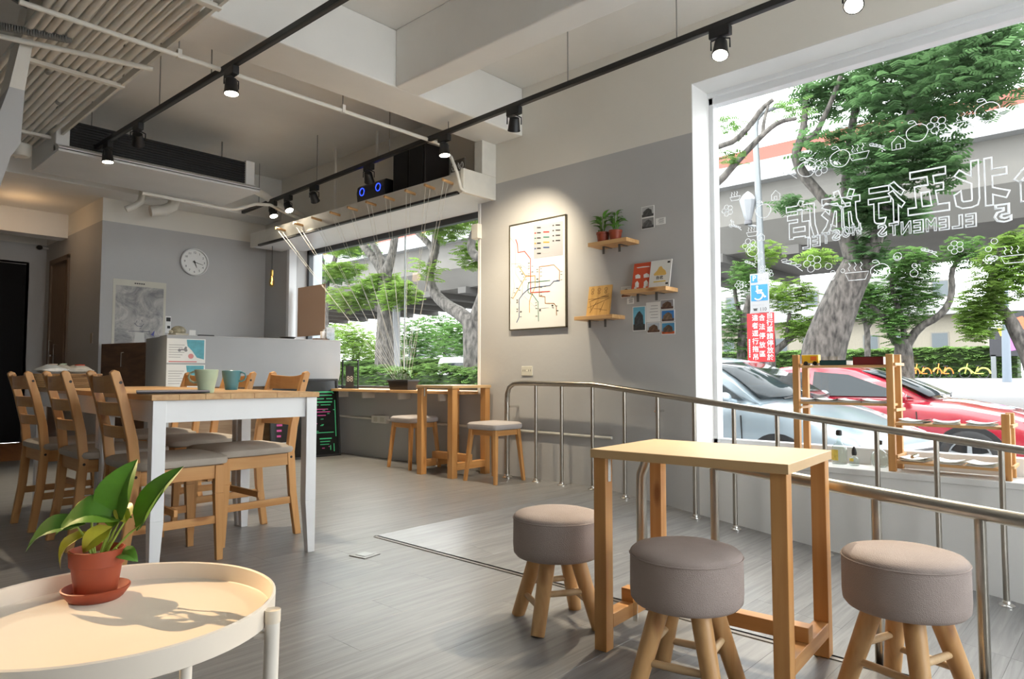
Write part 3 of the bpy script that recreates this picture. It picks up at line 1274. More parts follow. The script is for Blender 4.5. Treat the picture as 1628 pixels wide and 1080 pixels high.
# training strings from the pegs to the planter, with tendrils
strs = thing('plant_strings', 'thin white strings strung from the pegs down to the planter', 'string', (0, 0, 0))
Mst = plain('white_string', (.70, .68, .62), .8)
for i, y in enumerate(PEGY):
    for dx in (0, .05):
        m = MB()
        m.tube([(3.72 + dx, y, 2.43), (4.115, 5.20 + (i - 4.5) * .022 + dx, .79)], .0016, 5)
        m.build('string', Mst, strs)
f8 = thing('picture_frame', 'small black upright frame showing the number 88 on the window shelf', 'frame', (4.10, 6.06, .690), R(-72))
m = MB()
m.box(-.105, -.008, 0, -.095, .008, .300)
m.box(.095, -.008, 0, .105, .008, .300)
m.box(-.105, -.008, 0, .105, .008, .010)
m.box(-.105, -.008, .290, .105, .008, .300)
m.build('frame', M_black, f8)
m = MB()
m.box(-.095, -.001, .010, .095, .001, .290)
m.build('glass_pane', M_clear, f8)
m = MB()
m.box(-.055, -.004, .012, .05, -.0015, .235)
cd_ = m.build('card', plain('charcoal_card', (.05, .05, .055), .6), f8)
tx = text_mesh('number', '88', .085, M_paper, cd_)
tx.location = (0, -.0055, .10)
tx.rotation_euler = (R(90), 0, 0)

# ------------------------------------------------------------------ reception counter
rc = thing('reception_counter', 'grey-fronted reception counter in front of the clock wall', 'counter', (0, 0, 0))
A, B = (2.475, 6.60), (4.16, 6.335)
M_cgrey = plain('grey_counter_panel', (.40, .41, .42), .45, var=.04, vscale=3)
ex = Vector((B[0] - A[0], B[1] - A[1], 0)).normalized()
ey = Vector((-ex.y, ex.x, 0))


def on_front(u, d, z):
    return (A[0] + ex.x * u + ey.x * d, A[1] + ex.y * u + ey.y * d, z)


LF = math.hypot(B[0] - A[0], B[1] - A[1])


def front_box(mb, u0, u1, d0, d1, z0, z1):
    mb.hexa([on_front(u0, d0, z0), on_front(u1, d0, z0), on_front(u1, d1, z0), on_front(u0, d1, z0),
             on_front(u0, d0, z1), on_front(u1, d0, z1), on_front(u1, d1, z1), on_front(u0, d1, z1)])


m = MB()
poly = [(0, 0.72), (LF - .16, .72), (LF - .06, .735), (LF - .015, .78), (LF, .86), (LF, 1.195), (0, 1.195)]
n = len(poly)
pts = [on_front(u, 0, z) for u, z in poly] + [on_front(u, .04, z) for u, z in poly]
m.add(pts, [tuple(range(n)), tuple(reversed(range(n, 2 * n)))] + [(k, k + n, (k + 1) % n + n, (k + 1) % n) for k in range(n)])
m.build('front_panel', M_cgrey, rc)
m = MB()
front_box(m, .0, LF - .35, .035, .06, 0, .72)
m.build('lower_panel', wood('streaked_laminate', (.36, .23, .13), (.22, .125, .06), 'X', scale=.8, knots=False), rc)
m = MB()
front_box(m, -.004, LF - .01, -.004, .30, 1.195, 1.205)
m.build('countertop', plain('grey_top', (.42, .42, .43), .35), rc, .002)
m = MB()
m.hexa([(2.475, 6.605, 0), (2.51, 6.605, 0), (2.575, 7.30, 0), (2.54, 7.30, 0), (2.475, 6.605, 1.194), (2.51, 6.605, 1.194), (2.575, 7.30, 1.194), (2.54, 7.30, 1.194)])
m.build('side_panel', M_cgrey, rc)
gt = thing('counter_gate', 'dark walnut half-door between the counter and the clock wall', 'gate', (0, 0, 0))
m = MB()
m.hexa([(2.54, 7.32, 0), (2.565, 7.32, 0), (2.40, 8.09, 0), (2.375, 8.09, 0), (2.54, 7.32, 1.16), (2.565, 7.32, 1.16), (2.40, 8.09, 1.16), (2.375, 8.09, 1.16)])
m.build('door_leaf', wood('walnut_laminate', (.16, .085, .045), (.075, .038, .02), 'Y', scale=.7, knots=False), gt)
m = MB()
m.tube([(2.45, 7.66, .92), (2.43, 7.66, .92), (2.43, 7.66, 1.06), (2.45, 7.66, 1.06)], .005, 6)
m.build('handle', M_chrome, gt)


def flyer(label, u0, u1, z0, z1, tint):
    c = on_front((u0 + u1) / 2, -.004, (z0 + z1) / 2)
    t = thing('flyer', label, 'flyer', c, math.atan2(ex.y, ex.x), 'printed flyers on the reception counter')
    w, h = (u1 - u0) / 2, (z1 - z0) / 2
    m = MB()
    m.box(-w, -.001, -h, w, .003, h)
    m.build('sheet', M_paper, t)
    m = MB()
    m.prism([(.0, h * .92), (w * .93, h * .92), (w * .93, -h * .7), (w * .55, -h * .55), (w * .3, .0), (w * .05, h * .4)], -.002, -.001, 'Y')
    m.build('printed_patch', plain('teal_print', tint, .5, var=.15, vscale=20), t)
    for k in range(6):
        m = MB()
        m.box(-w * .9, -.002, h * (.45 - k * .2), -w * (.1 + .1 * (k % 3)), -.001, h * (.45 - k * .2) + .004)
        m.build('printed_line', plain('grey_print', (.25, .25, .26), .6), t)
    m = MB()
    m.box(-w * .9, -.002, -h * .93, w * .55, -.001, -h * .86)
    m.build('printed_line', plain('red_print', (.60, .10, .10), .6), t)
    return t


fy = flyer('blue and white flyer with a scooter at top left of the counter', .0, .335, .945, 1.172, (.10, .38, .46))
for (x, r_) in ((-.06, .014), (-.005, .014)):
    m = MB()
    m.lathe([(r_, 0), (r_, .001), (.0001, .001)], 14)
    o = m.build('scooter_wheel', plain('grey_print', (.25, .25, .26)), fy, loc=(x, -.0015, .005), rot=(R(90), 0, 0))
m = MB()
m.prism([(-.06, .005), (-.04, .02), (-.025, .015), (-.01, .04), (.005, .035), (0, .012), (-.02, .003)], -.0022, -.0012, 'Y')
m.build('scooter_body', plain('grey_print', (.25, .25, .26)), fy)
m = MB()
m.lathe([(.024, 0), (.024, .001), (.0001, .001)], 20)
m.build('round_badge', plain('pink_print', (.68, .28, .28), .6), fy, loc=(.04, -.0015, -.05), rot=(R(90), 0, 0))
flyer('pale blue flyer hung directly below the scooter flyer', .0, .335, .70, .93, (.38, .60, .62))

# small things on the counter
tt = thing('tortoise_ornament', 'little tortoise ornament standing on the counter corner', 'ornament', (2.60, 6.66, 1.205), R(20))
m = MB()
m.ball((0, 0, .045), .075, .055, .045, 16, 8)
m.build('shell', plain('mottled_shell', (.30, .27, .19), .5, var=.5, vscale=35), tt)
m = MB()
m.box(-.075, -.05, 0, .075, .05, .02)
m.ball((-.085, 0, .03), .022, .018, .018, 8, 6)
m.build('body', plain('stone_beige', (.5, .46, .36), .7), tt, .006)
cdh = thing('card_stand', 'small white card stand next to the tortoise ornament', 'stand', (2.72, 6.64, 1.205))
m = MB()
m.box(-.04, -.02, 0, .04, .02, .006)
m.box(-.03, -.002, .006, .03, .002, .055)
m.build('card', M_paper, cdh)
ph = thing('tablet', 'dark flat tablet lying on the counter', 'tablet', (2.83, 6.60, 1.205))
m = MB()
m.box(-.07, -.03, 0, .07, .03, .012)
m.build('slab', plain('black_plastic', (.018, .018, .02)), ph, .003)
ds = thing('dish', 'shallow dark dish on the right half of the counter', 'dish', (3.63, 6.50, 1.205))
m = MB()
m.lathe([(.0001, 0), (.06, 0), (.085, .02), (.082, .021), (.058, .006), (.0001, .005)], 24)
m.build('bowl', plain('dark_stoneware', (.03, .025, .022), .5), ds)
dp = thing('soap_bottle', 'small white square bottle near the right end of the counter', 'bottle', (4.02, 6.44, 1.223))
m = MB()
m.box(-.035, -.02, 0, .035, .02, .075)
m.build('body', plain('white_plastic', (.75, .72, .7), .4), dp, .006)
m = MB()
m.tube([(0, 0, .075), (0, 0, .10)], .011, 10)
m.build('cap', plain('white_plastic', (.75, .72, .7)), dp)
tw = thing('wooden_tray', 'thin dark tray under the small white bottle', 'tray', (4.00, 6.44, 1.205))
m = MB()
m.box(-.09, -.05, 0, .06, .05, .018)
m.build('tray', plain('dark_wood_tray', (.10, .055, .03), .5), tw, .003)
ch = thing('card_holder', 'clear acrylic card holder at the end of the counter', 'holder', (4.07, 6.39, 1.205), R(-8))
m = MB()
m.box(-.05, -.03, 0, .05, .03, .006)
m.box(-.05, .02, 0, .05, .03, .16)
m.box(-.05, -.03, 0, .05, -.025, .08)
m.build('holder', glass('acrylic', (.9, .92, .93)), ch)
m = MB()
m.box(-.045, .0, .006, .045, .015, .14)
m.build('cards', plain('grey_cards', (.55, .56, .58), .6, var=.25, vscale=25), ch)

# chalk-style neon boards leaning on the counter
def neon_board(label, x0, x1, y, h, lines, lean=.10):
    t = thing('menu_board', label, 'board', ((x0 + x1) / 2, y, 0), math.atan2(ex.y, ex.x), 'dark boards leaning by reception')
    w = (x1 - x0) / 2
    al = math.asin(lean / h)
    m = MB()
    for (u0, u1, z0, z1) in ((-w, -w + .02, 0, h), (w - .02, w, 0, h), (-w, w, 0, .02), (-w, w, h - .02, h)):
        m.box(u0, 0, z0, u1, .022, z1)
    fr = m.build('board_frame', M_black, t, .002)
    m = MB()
    m.box(-w + .02, .006, .02, w - .02, .018, h - .02)
    pn = m.build('board_panel', plain('black_gloss_board', (.015, .017, .018), .12), t)
    for o in (fr, pn):
        o.rotation_euler = (-al, 0, 0)
    for (u0, z0, u1, z1, c) in lines:
        m = MB()
        m.box(u0 * w, .0035, z0 * h, u1 * w, .0055, z1 * h)
        m.build('drawn_stroke', c, pn)
    return t


MGn = emit('neon_green', (.05, .42, .17), .22)
MPk = emit('neon_pink', (.50, .06, .24), .2)
gl_ = [(-.62, .08, -.38, .60, MGn), (-.10, .82, .75, .835, MGn), (-.02, .78, .7, .79, MGn), (.0, .735, .35, .745, MGn), (.45, .735, .72, .745, MGn),
       (-.15, .69, .70, .705, MGn), (-.12, .655, .1, .665, MGn), (.2, .655, .62, .665, MGn), (-.1, .30, .72, .31, MGn), (.8, .25, .83, .72, MGn),
       (.1, .22, .62, .235, MGn), (.12, .185, .55, .195, MGn), (.12, .15, .5, .158, MGn), (-.05, .60, .5, .61, MPk), (.0, .565, .6, .575, MPk), (.05, .52, .4, .53, MPk),
       (.55, .08, .58, .14, MGn), (.7, .06, .73, .16, MGn), (-.8, .70, -.6, .76, MPk), (-.75, .33, -.3, .345, MGn), (-.2, .30, -.17, .64, MGn)]
rnd = random.Random(12)
for k in range(16):
    u, z = rnd.uniform(-.15, .75), rnd.uniform(.08, .85)
    gl_.append((u, z, u + rnd.uniform(.03, .14), z + .008, MGn if rnd.random() < .8 else MPk))
neon_board('black board with bright green neon-style drawings beside the shelf', 3.56, 4.06, 6.18, .80, gl_)
neon_board('second dark board with pink lettering partly behind the table leg', 3.30, 3.62, 6.16, .76, [(-.6, .3 + .07 * k, -.35 + .05 * (k % 3), .325 + .07 * k, MPk) for k in range(5)] + [(-.5, .22, .4, .23, M_paper), (-.5, .16, .4, .17, M_paper)], .09)

# ------------------------------------------------------------------ track lights
TZ = 2.75


def track(label, pa, pb, rods):
    t = thing('light_track', label, 'light track', (0, 0, 0), group='black ceiling light tracks')
    a, b = Vector(pa), Vector(pb)
    d = (b - a).normalized()
    s = Vector((d.y, -d.x, 0)) * .018
    m = MB()
    u = Vector((0, 0, .017))
    m.hexa([a - s - u, a + s - u, b + s - u, b - s - u, a - s + u, a + s + u, b + s + u, b - s + u])
    m.build('rail', M_black, t, .002)
    g = MB()
    g.hexa([a - s * .4 - u * 1.05, a + s * .4 - u * 1.05, b + s * .4 - u * 1.05, b - s * .4 - u * 1.05, a - s * .4 - u, a + s * .4 - u, b + s * .4 - u, b - s * .4 - u])
    g.build('slot', plain('copper_slot', (.05, .04, .035), .3, metal=.6), t)
    for (y, zt) in rods:
        k = (y - a.y) / (b.y - a.y)
        p = a + (b - a) * k
        m = MB()
        m.tube([p + u, (p.x, p.y, zt)], .004, 6)
        m.build('suspension_rod', plain('grey_rod', (.25, .24, .22), .5), t)
    return t


RA, RB = (3.400, .20, TZ), (3.715, 7.83, TZ)
LA, LB = (1.965, 1.0, TZ), (1.784, 6.86, TZ)
track('black light track running above the window side', RA, RB, [(1.9, CZ), (2.72, CZ), (3.95, 2.83), (4.75, CZ), (6.0, CZ), (7.3, CZ)])
track('black light track running above the dining table', LA, LB, [(2.9, CZ), (4.35, CZ), (5.15, CZ), (6.55, CZ)])
TKZ = plain('grey_rod', (.25, .24, .22))


def on_track(a, b, y):
    k = (y - a[1]) / (b[1] - a[1])
    return Vector((a[0] + (b[0] - a[0]) * k, y, TZ))


M_lens = emit('lamp_lens', (1.0, .90, .72), 22)
M_lens_off = plain('lamp_lens_dark', (.2, .2, .2), .1)


def spotlight(label, pos, aim, lit=True, watts=90, cone=58, col=(1.0, .85, .62)):
    p = Vector(pos)
    t = thing('track_spotlight', label, 'spotlight', p, 0, 'black track spotlights')
    m = MB()
    m.box(-.021, -.06, -.070, .021, .06, -.018)
    m.build('adapter', M_black, t, .004)
    d = (Vector(aim) - (p + Vector((0, 0, -.13)))).normalized()
    q = Vector((0, 0, 1)).rotation_difference(-d)
    h0 = Vector((0, 0, -.135))

    def W_(v):
        return h0 + q @ Vector(v)
    m = MB()
    n = 22
    prof = [(.020, .048), (.034, .046), (.036, .03), (.043, -.035), (.046, -.040), (.046, -.046), (.042, -.046), (.040, -.040), (.0001, -.036)]
    rings = [[W_((r_ * math.cos(2 * PI * k / n), r_ * math.sin(2 * PI * k / n), z_)) for k in range(n)] for r_, z_ in prof[:-1]]
    m.loft(rings, caps=True)
    can = m.build('lamp_can', M_black, t)
    m = MB()
    rings = [[W_((r_ * math.cos(2 * PI * k / n), r_ * math.sin(2 * PI * k / n), z_)) for k in range(n)] for r_, z_ in ((.040, -.0465), (.030, -.049), (.004, -.050))]
    m.loft(rings)
    m.build('lens', M_lens if lit else M_lens_off, can)
    s = Vector((-d.y, d.x, 0))
    s = s.normalized() if s.length > .05 else Vector((1, 0, 0))
    for sg in (-1, 1):
        m = MB()
        m.tube([(0, sg * .012, -.068), s * sg * .05 + Vector((0, 0, -.085)), s * sg * .05 + h0], .0045, 6)
        m.build('yoke_arm', M_black, t)
    if lit:
        ld = bpy.data.lights.new('lamp', 'SPOT')
        ld.energy = watts
        ld.spot_size = R(cone)
        ld.spot_blend = .75
        ld.shadow_soft_size = .025
        ld.color = col
        lo = bpy.data.objects.new('lamp', ld)
        COL.objects.link(lo)
        lo.parent = t
        lo.location = h0 + d * .056
        lo.rotation_euler = Vector((0, 0, -1)).rotation_difference(d).to_euler()
    return t


def on_r(y):
    return on_track(RA, RB, y)


def on_l(y):
    return on_track(LA, LB, y)


spotlight('lit spotlight at the far end of the window-side track', on_r(6.95), (3.85, 5.9, 0), True, 80, 60)
spotlight('lit spotlight second from the far end of the window-side track', on_r(6.60), (3.9, 5.2, 0), True, 110, 62)
spotlight('dark spotlight turned to the window, left of the blue-ringed speaker', on_r(6.05), (4.3, 6.5, 1.8), False)
spotlight('dark spotlight hanging right in front of the blue-ringed speaker', on_r(5.07), (4.3, 5.7, 1.7), False)
spotlight('lit spotlight in front of the big black speaker box', on_r(4.0), (3.6, 3.7, 0), True, 60, 95)
spotlight('dark spotlight turned to the wall above the metro map', on_r(3.22), (4.2, 3.95, 1.15), True, 88, 92)
spotlight('lit spotlight close to the top left corner of the shop window', on_r(1.63), (2.5, 1.35, 0), True, 120, 70)
spotlight('lit spotlight at the top edge above the shop window lettering', on_r(.94), (2.0, .75, .5), True, 130, 64)
spotlight('lit spotlight above the near end of the dining table', on_l(4.08), (1.9, 3.9, 0), True, 110, 74)
spotlight('dark spotlight in the middle of the dining table track', on_l(5.53), (2.3, 6.6, 1.6), False)
spotlight('lit spotlight shining in front of the air conditioner', on_l(6.15), (1.95, 6.0, 0), True, 110, 74)
spotlight('lit spotlight on the far left aimed at the round tray table', Vector((-.60, 4.45, TZ)), (.62, 1.12, .40), True, 620, 17, (1.0, .70, .40))
spotlight('black spotlight beside the slanting pier at the upper left', Vector((.83, 4.30, 2.98)), (.3, 4.9, 1.2), False)

# ------------------------------------------------------------------ air conditioner
ac = thing('air_conditioner', 'long white ceiling air conditioner with a black front grille', 'air conditioner', (0, 0, 0))
m = MB()
m.box(1.60, 6.47, 2.655, 3.10, 7.15, 2.945)
m.build('housing', M_white, ac, .006)
m = MB()
m.box(1.60, 6.425, 2.712, 3.095, 6.468, 2.930)
gr = m.build('grille', M_black, ac)
for k in range(9):
    m = MB()
    z = 2.722 + k * .023
    m.box(1.60, 6.412, z, 3.095, 6.4245, z + .011)
    m.build('louvre', plain('black_louvre', (.010, .010, .011), .6), gr)
for (a, b) in ((1.50, 1.60), (3.097, 3.19)):
    m = MB()
    m.box(a, 6.40, 2.64, b, 7.15, 2.945)
    m.build('end_cap', M_white, ac, .008)
m = MB()
m.prism([(6.46, 2.708), (6.385, 2.705), (6.30, 2.662), (6.30, 2.650), (6.46, 2.650)], 1.50, 3.20, 'X')
m.build('front_lip', M_white, ac, .003)
m = MB()
m.box(1.50, 6.31, 2.628, 3.20, 7.12, 2.6485)
m.build('bottom_panel', M_white, ac, .003)
m = MB()
m.box(1.50, 6.2985, 2.6485, 3.20, 6.31, 2.6515)
m.box(1.50, 6.3405, 2.6815, 3.20, 6.3435, 2.6845)
m.build('seam', M_black, ac)
for x in (1.62, 3.08):
    m = MB()
    m.tube([(x, 6.9, 2.945), (x, 6.9, CZ)], .008, 6)
    m.build('hanger', TKZ, ac)

dpipe = thing('drain_pipe', 'thin white bent drain pipe below the air conditioner', 'pipe', (0, 0, 0))
m = MB()
m.tube([(2.56, 7.6, CZ - .004), (2.565, 7.6, 2.70), (2.55, 7.6, 2.63), (2.50, 7.6, 2.585), (2.42, 7.62, 2.535)], .032, 14)
m.build('pipe', M_trim, dpipe)
dpipe2 = thing('drain_pipe', 'thick white elbow pipe below the air conditioner', 'pipe', (0, 0, 0))
m = MB()
m.tube([(2.89, 7.6, CZ - .004), (2.89, 7.6, 2.72), (2.87, 7.6, 2.645), (2.80, 7.61, 2.595), (2.66, 7.63, 2.56)], .058, 18)
m.build('pipe', M_trim, dpipe2)
m = MB()
m.tube([(2.89, 7.6, 2.73), (2.89, 7.6, 2.77)], .064, 18)
m.build('collar', M_trim, dpipe2)
cpipe = thing('condensate_pipe', 'slim white pipe running along below the air conditioner', 'pipe', (0, 0, 0))
m = MB()
m.tube([(2.36, 7.0, 2.58), (3.20, 7.0, 2.575), (3.28, 6.98, 2.585), (3.46, 6.9, 2.66), (3.62, 6.9, 2.68), (3.9, 6.95, 2.62), (4.15, 7.0, 2.6)], .017, 10)
m.build('pipe', M_trim, cpipe)
lag = thing('lagged_pipe', 'fat white insulated pipe curving from the air conditioner to the wall', 'pipe', (0, 0, 0))
m = MB()
m.tube([(3.19, 6.85, 2.80), (3.4, 6.9, 2.82), (3.6, 7.0, 2.80), (3.85, 7.1, 2.74), (4.18, 7.2, 2.70)], .04, 14)
m.build('pipe', M_trim, lag)

# ------------------------------------------------------------------ cable tray at the upper left
ct = thing('cable_tray', 'hanging tray carrying a bundle of white painted conduits', 'cable tray', (0, 0, 0))
m = MB()
m.box(1.535, 2.4, 2.785, 1.552, 7.25, 2.835)
m.build('side_rail', M_trim, ct)
for y in (3.55, 5.02, 6.55):
    m = MB()
    m.box(1.02, y - .022, 2.775, 1.56, y + .022, 2.80)
    m.build('rung', M_trim, ct, .003)
rnd = random.Random(5)
for k in range(13):
    x = .93 + k * .047
    rr = rnd.choice([.015, .018, .020, .016])
    z = 2.802 + rr
    y0, y1 = 2.2, rnd.uniform(6.7, 7.5)
    pth = []
    for q in range(9):
        y = y0 + (y1 - y0) * q / 8
        pth.append((x + rnd.uniform(-.004, .004), y, z + rnd.uniform(0, .004)))
    m = MB()
    m.tube(pth, rr, 10)
    m.build('conduit', M_trim, ct)
    if k % 4 == 1:
        m = MB()
        yc = rnd.uniform(4.4, 6.2)
        m.tube([(x, yc, z), (x, yc + .05, z)], rr * 1.25, 10)
        m.build('coupling', plain('grey_coupling', (.32, .31, .29), .5), ct)
for (x, r_) in ((1.06, .035), (1.16, .03), (1.26, .035), (1.36, .03)):       # upper layer, bending up to the slab
    m = MB()
    m.tube([(x + .05, 2.2, 2.90), (x, 3.4, 2.90), (x, 3.85, 2.905), (x - .01, 3.98, 2.93), (x - .02, 4.05, 3.0), (x - .02, 4.06, CZ)], r_, 12)
    m.build('conduit', M_trim, ct)
for (x, y) in ((1.555, 3.55), (1.555, 5.02), (1.555, 6.55), (1.03, 6.55)):
    m = MB()
    m.tube([(x, y, 2.78), (x, y, CZ)], .006, 6)
    m.build('hanger', TKZ, ct)
jb = thing('junction_box', 'round painted junction box under the far end of the conduits', 'box', (1.36, 6.85, 2.72))
m = MB()
m.lathe([(.0001, -.06), (.06, -.055), (.075, -.03), (.075, .045), (.0001, .045)], 18)
m.build('body', M_trim, jb)
hose = thing('flexible_hose', 'grey corrugated hose looping past the slanting pier', 'hose', (0, 0, 0))
m = MB()
for k in range(26):
    x = .80 + k * .012
    m.tube([(x, 4.66 - k * .004, 2.795), (x + .007, 4.66 - k * .004 - .003, 2.795)], .022, 10)
m.tube([(.72, 4.70, 2.79), (1.13, 4.55, 2.79)], .016, 8)
m.build('corrugated_tube', plain('grey_hose', (.22, .22, .21), .5), hose)
cp2 = thing('cross_pipe', 'white conduit crossing under the cable tray at its middle rung', 'pipe', (0, 0, 0))
m = MB()
m.tube([(.70, 4.72, 2.745), (.87, 4.677, 2.75), (1.56, 4.50, 2.752)], .016, 10)
m.build('pipe', M_trim, cp2)
sp = thing('sprinkler_pipe', 'thin white pipe crossing the ceiling and dropping to the ledge', 'pipe', (0, 0, 0))
m = MB()
m.tube([(.80, 4.19, 2.755), (2.6, 4.20, 2.75), (3.66, 4.20, 2.745), (3.73, 4.195, 2.725), (3.775, 4.16, 2.64), (3.79, 4.10, 2.50), (3.795, 4.075, 2.41), (3.80, 4.065, 2.365), (3.83, 4.055, 2.35)], .0145, 12)
m.build('pipe', M_trim, sp)
for x in (1.6, 2.75):
    m = MB()
    m.box(x - .012, 4.18, 2.735, x + .012, 4.215, 2.79)
    c_ = m.build('clamp', M_trim, sp)
    m = MB()
    m.tube([(x, 4.2, 2.79), (x, 4.2, CZ)], .004, 6)
    m.build('hanger', TKZ, c_)
for (y, zt, i) in ((5.45, 2.515, 0), (4.72, 2.9, 1)):
    t = thing('hanger_pipe', ['thin white vertical pipe rising from the ledge left of the speakers', 'short white vertical pipe above the big speaker box'][i], 'pipe', (0, 0, 0))
    m = MB()
    m.tube([(3.98, y + .75, zt), (3.98, y + .75, CZ)], .014, 8)
    m.build('pipe', M_trim, t)

# ------------------------------------------------------------------ things on the ledge
bs = thing('speaker_box', 'large black loudspeaker lying on the ledge above the window', 'speaker', (0, 0, 2.515))
m = MB()
m.box(3.88, 4.62, 0, 4.17, 5.08, .39)
m.build('cabinet', plain('speaker_black_brown', (.016, .012, .011), .5), bs, .006)
for (a, b) in ((4.64, 4.83), (4.85, 5.06)):
    m = MB()
    m.box(3.872, a, .015, 3.881, b, .375)
    m.build('grille_cloth', plain('speaker_cloth', (.008, .008, .009), .9, bump=.3, bscale=300), bs)
bb = thing('portable_speaker', 'small black speaker with two glowing blue rings on the ledge', 'speaker', (0, 0, 2.515))
m = MB()
prof = [(-.0, .0), (.13, 0), (.15, .03), (.15, .14), (.13, .17), (.02, .17), (-.0, .15), (-.01, .09)]
m.prism([(3.845 + u, w) for u, w in prof], 5.16, 5.60, 'Y')
m.build('cabinet', plain('speaker_black', (.012, .012, .014), .35), bb, .006)
for y in (5.25, 5.51):
    m = MB()
    m.tube([(3.836, y + .036 * math.cos(2 * PI * k / 24), .095 + .036 * math.sin(2 * PI * k / 24)) for k in range(24)], .0035, 6, closed=True)
    m.build('light_ring', emit('blue_led', (.02, .06, 1.0), 2.0), bb)
    m = MB()
    m.lathe([(.032, 0), (.022, .006), (.0001, .008)], 20)
    m.build('cone', plain('speaker_cone', (.02, .02, .025), .4), bb, loc=(3.838, y, .095), rot=(0, R(-90), 0))
sg = thing('ornament_plaque', 'small dark scrollwork plaque at the near end of the ledge', 'plaque', (3.93, 4.24, 2.515))
m = MB()
m.box(-.006, -.085, .05, .006, .085, .16)
m.build('plate', plain('dark_plaque', (.10, .09, .075), .5), sg)
for k in range(4):
    m = MB()
    y = -.055 + k * .037
    m.tube([(-.008, y + .014 * math.cos(a * .5), .10 + .03 * math.sin(a * .5 + k)) for a in range(13)], .003, 5)
    m.build('scroll', M_paper, sg)
m = MB()
m.box(-.03, -.07, 0, .05, .07, .05)
m.build('base', M_trim, sg)

# ------------------------------------------------------------------ back wall: clock, poster, pendant bulb
ck = thing('wall_clock', 'round white wall clock showing about quarter past five', 'clock', (3.315, 8.1, 2.148))
m = MB()
m.lathe([(.158, 0), (.162, .012), (.160, .036), (.150, .040), (.143, .034), (.143, .018), (.0001, .018)], 48)
m.build('case', plain('clock_white', (.74, .74, .73), .35), ck, rot=(R(90), 0, 0))
m = MB()
m.lathe([(.142, .0185), (.142, .0195), (.0001, .0195)], 48)
m.build('dial', plain('dial_white', (.78, .78, .76), .5), ck, rot=(R(90), 0, 0))
for h in range(1, 13):
    a = R(90 - 30 * h)
    t_ = text_mesh('numeral', str(h), .034, M_ink, ck)
    t_.location = (.112 * math.cos(a), -.0205, .112 * math.sin(a))
    t_.rotation_euler = (R(90), 0, 0)
for (nm, ang_, ln, w_) in (('hour_hand', 90 - 158, .066, .006), ('minute_hand', 90 - 104, .100, .0042)):
    a = R(ang_)
    m = MB()
    d = Vector((math.cos(a), 0, math.sin(a)))
    s = Vector((-math.sin(a), 0, math.cos(a))) * w_
    b0 = -d * .02
    e = Vector((0, -.0225, 0))
    e2 = Vector((0, -.024, 0))
    m.hexa([b0 - s + e, d * ln - s * .4 + e, d * ln + s * .4 + e, b0 + s + e, b0 - s + e2, d * ln - s * .4 + e2, d * ln + s * .4 + e2, b0 + s + e2])
    m.build(nm, M_ink, ck)
m = MB()
m.lathe([(.009, .018), (.009, .026), (.0001, .026)], 14)
m.build('hub', M_ink, ck, rot=(R(90), 0, 0))


def paper_map_mat():
    m, nt, p = new_mat('engraved_map_print')
    N, L = nt.nodes, nt.links
    tc = N.new('ShaderNodeTexCoord')
    n1 = N.new('ShaderNodeTexNoise')
    n1.inputs['Scale'].default_value = 5
    n1.inputs['Detail'].default_value = 12
    n1.inputs['Roughness'].default_value = .7
    n1.inputs['Distortion'].default_value = 1.2
    L.new(tc.outputs['Object'], n1.inputs['Vector'])
    cr = N.new('ShaderNodeValToRGB')
    cr.color_ramp.elements[0].position = .36
    cr.color_ramp.elements[0].color = (.22, .22, .23, 1)
    cr.color_ramp.elements[1].position = .62
    cr.color_ramp.elements[1].color = (.58, .56, .53, 1)
    L.new(n1.outputs['Fac'], cr.inputs['Fac'])
    L.new(cr.outputs['Color'], p.inputs['Base Color'])
    p.inputs['Roughness'].default_value = .7
    return m


po = thing('map_poster', 'tall engraved map poster with a cream border on the clock wall', 'poster', (2.742, 8.1, 1.50))
m = MB()
m.box(-.272, -.004, -.34, .272, 0, .372)
m.build('sheet', plain('cream_paper', (.62, .60, .52), .7, var=.04), po)
m = MB()
m.box(-.245, -.005, -.33, .245, -.004, .305)
m.build('print', paper_map_mat(), po)
for k in range(5):
    m = MB()
    m.box(-.06 + k * .022, -.0055, .332, -.044 + k * .022, -.004, .345)
    m.build('title_mark', M_ink, po)
for pts in ([(-.11, -.19), (.11, -.185)], [(-.05, -.10), (-.02, -.13), (.02, -.135), (.05, -.10)], [(-.03, -.09), (-.025, -.07)], [(.02, -.06), (.03, -.08)], [(.0, -.16), (.02, -.15)]):
    m = MB()
    m.tube([(x, -.0055, z) for x, z in pts], .0025, 5)
    m.build('ink_line', plain('dark_blue_ink', (.06, .07, .13), .6), po)
m = MB()
m.prism([(.12, -.22), (.16, -.17), (.15, -.235)], -.0058, -.005, 'Y')
m.build('blue_spot', plain('blue_ink', (.10, .11, .35), .6), po)
m = MB()
m.prism([(-.05, -.32), (-.04, -.2), (.05, -.2), (.06, -.32)], -.0056, -.005, 'Y')
m.build('pale_panel', plain('pale_print', (.66, .65, .62), .7), po)
nc = thing('note_card', 'narrow printed card pinned right of the map poster', 'card', (3.045, 8.1, 1.40))
m = MB()
m.box(-.03, -.003, -.09, .03, 0, .10)
m.build('sheet', M_paper, nc)
for q in ((-.022, .04, .025, .085), (-.01, -.04, .022, -.01)):
    m = MB()
    m.box(q[0], -.004, q[1], q[2], -.003, q[3])
    m.build('print', M_ink, nc)
bu = thing('pendant_bulb', 'bare filament bulb on a thin cord left of the far window', 'lamp', (3.93, 7.42, 0))
m = MB()
m.tube([(0, 0, 2.34), (0, 0, 2.05)], .0035, 6)
m.build('cord', M_black, bu)
m = MB()
m.lathe([(.010, 2.06), (.016, 2.055), (.017, 2.0), (.014, 1.985)], 14)
m.build('socket', plain('brass', (.55, .36, .10), .3, metal=1), bu)
m = MB()
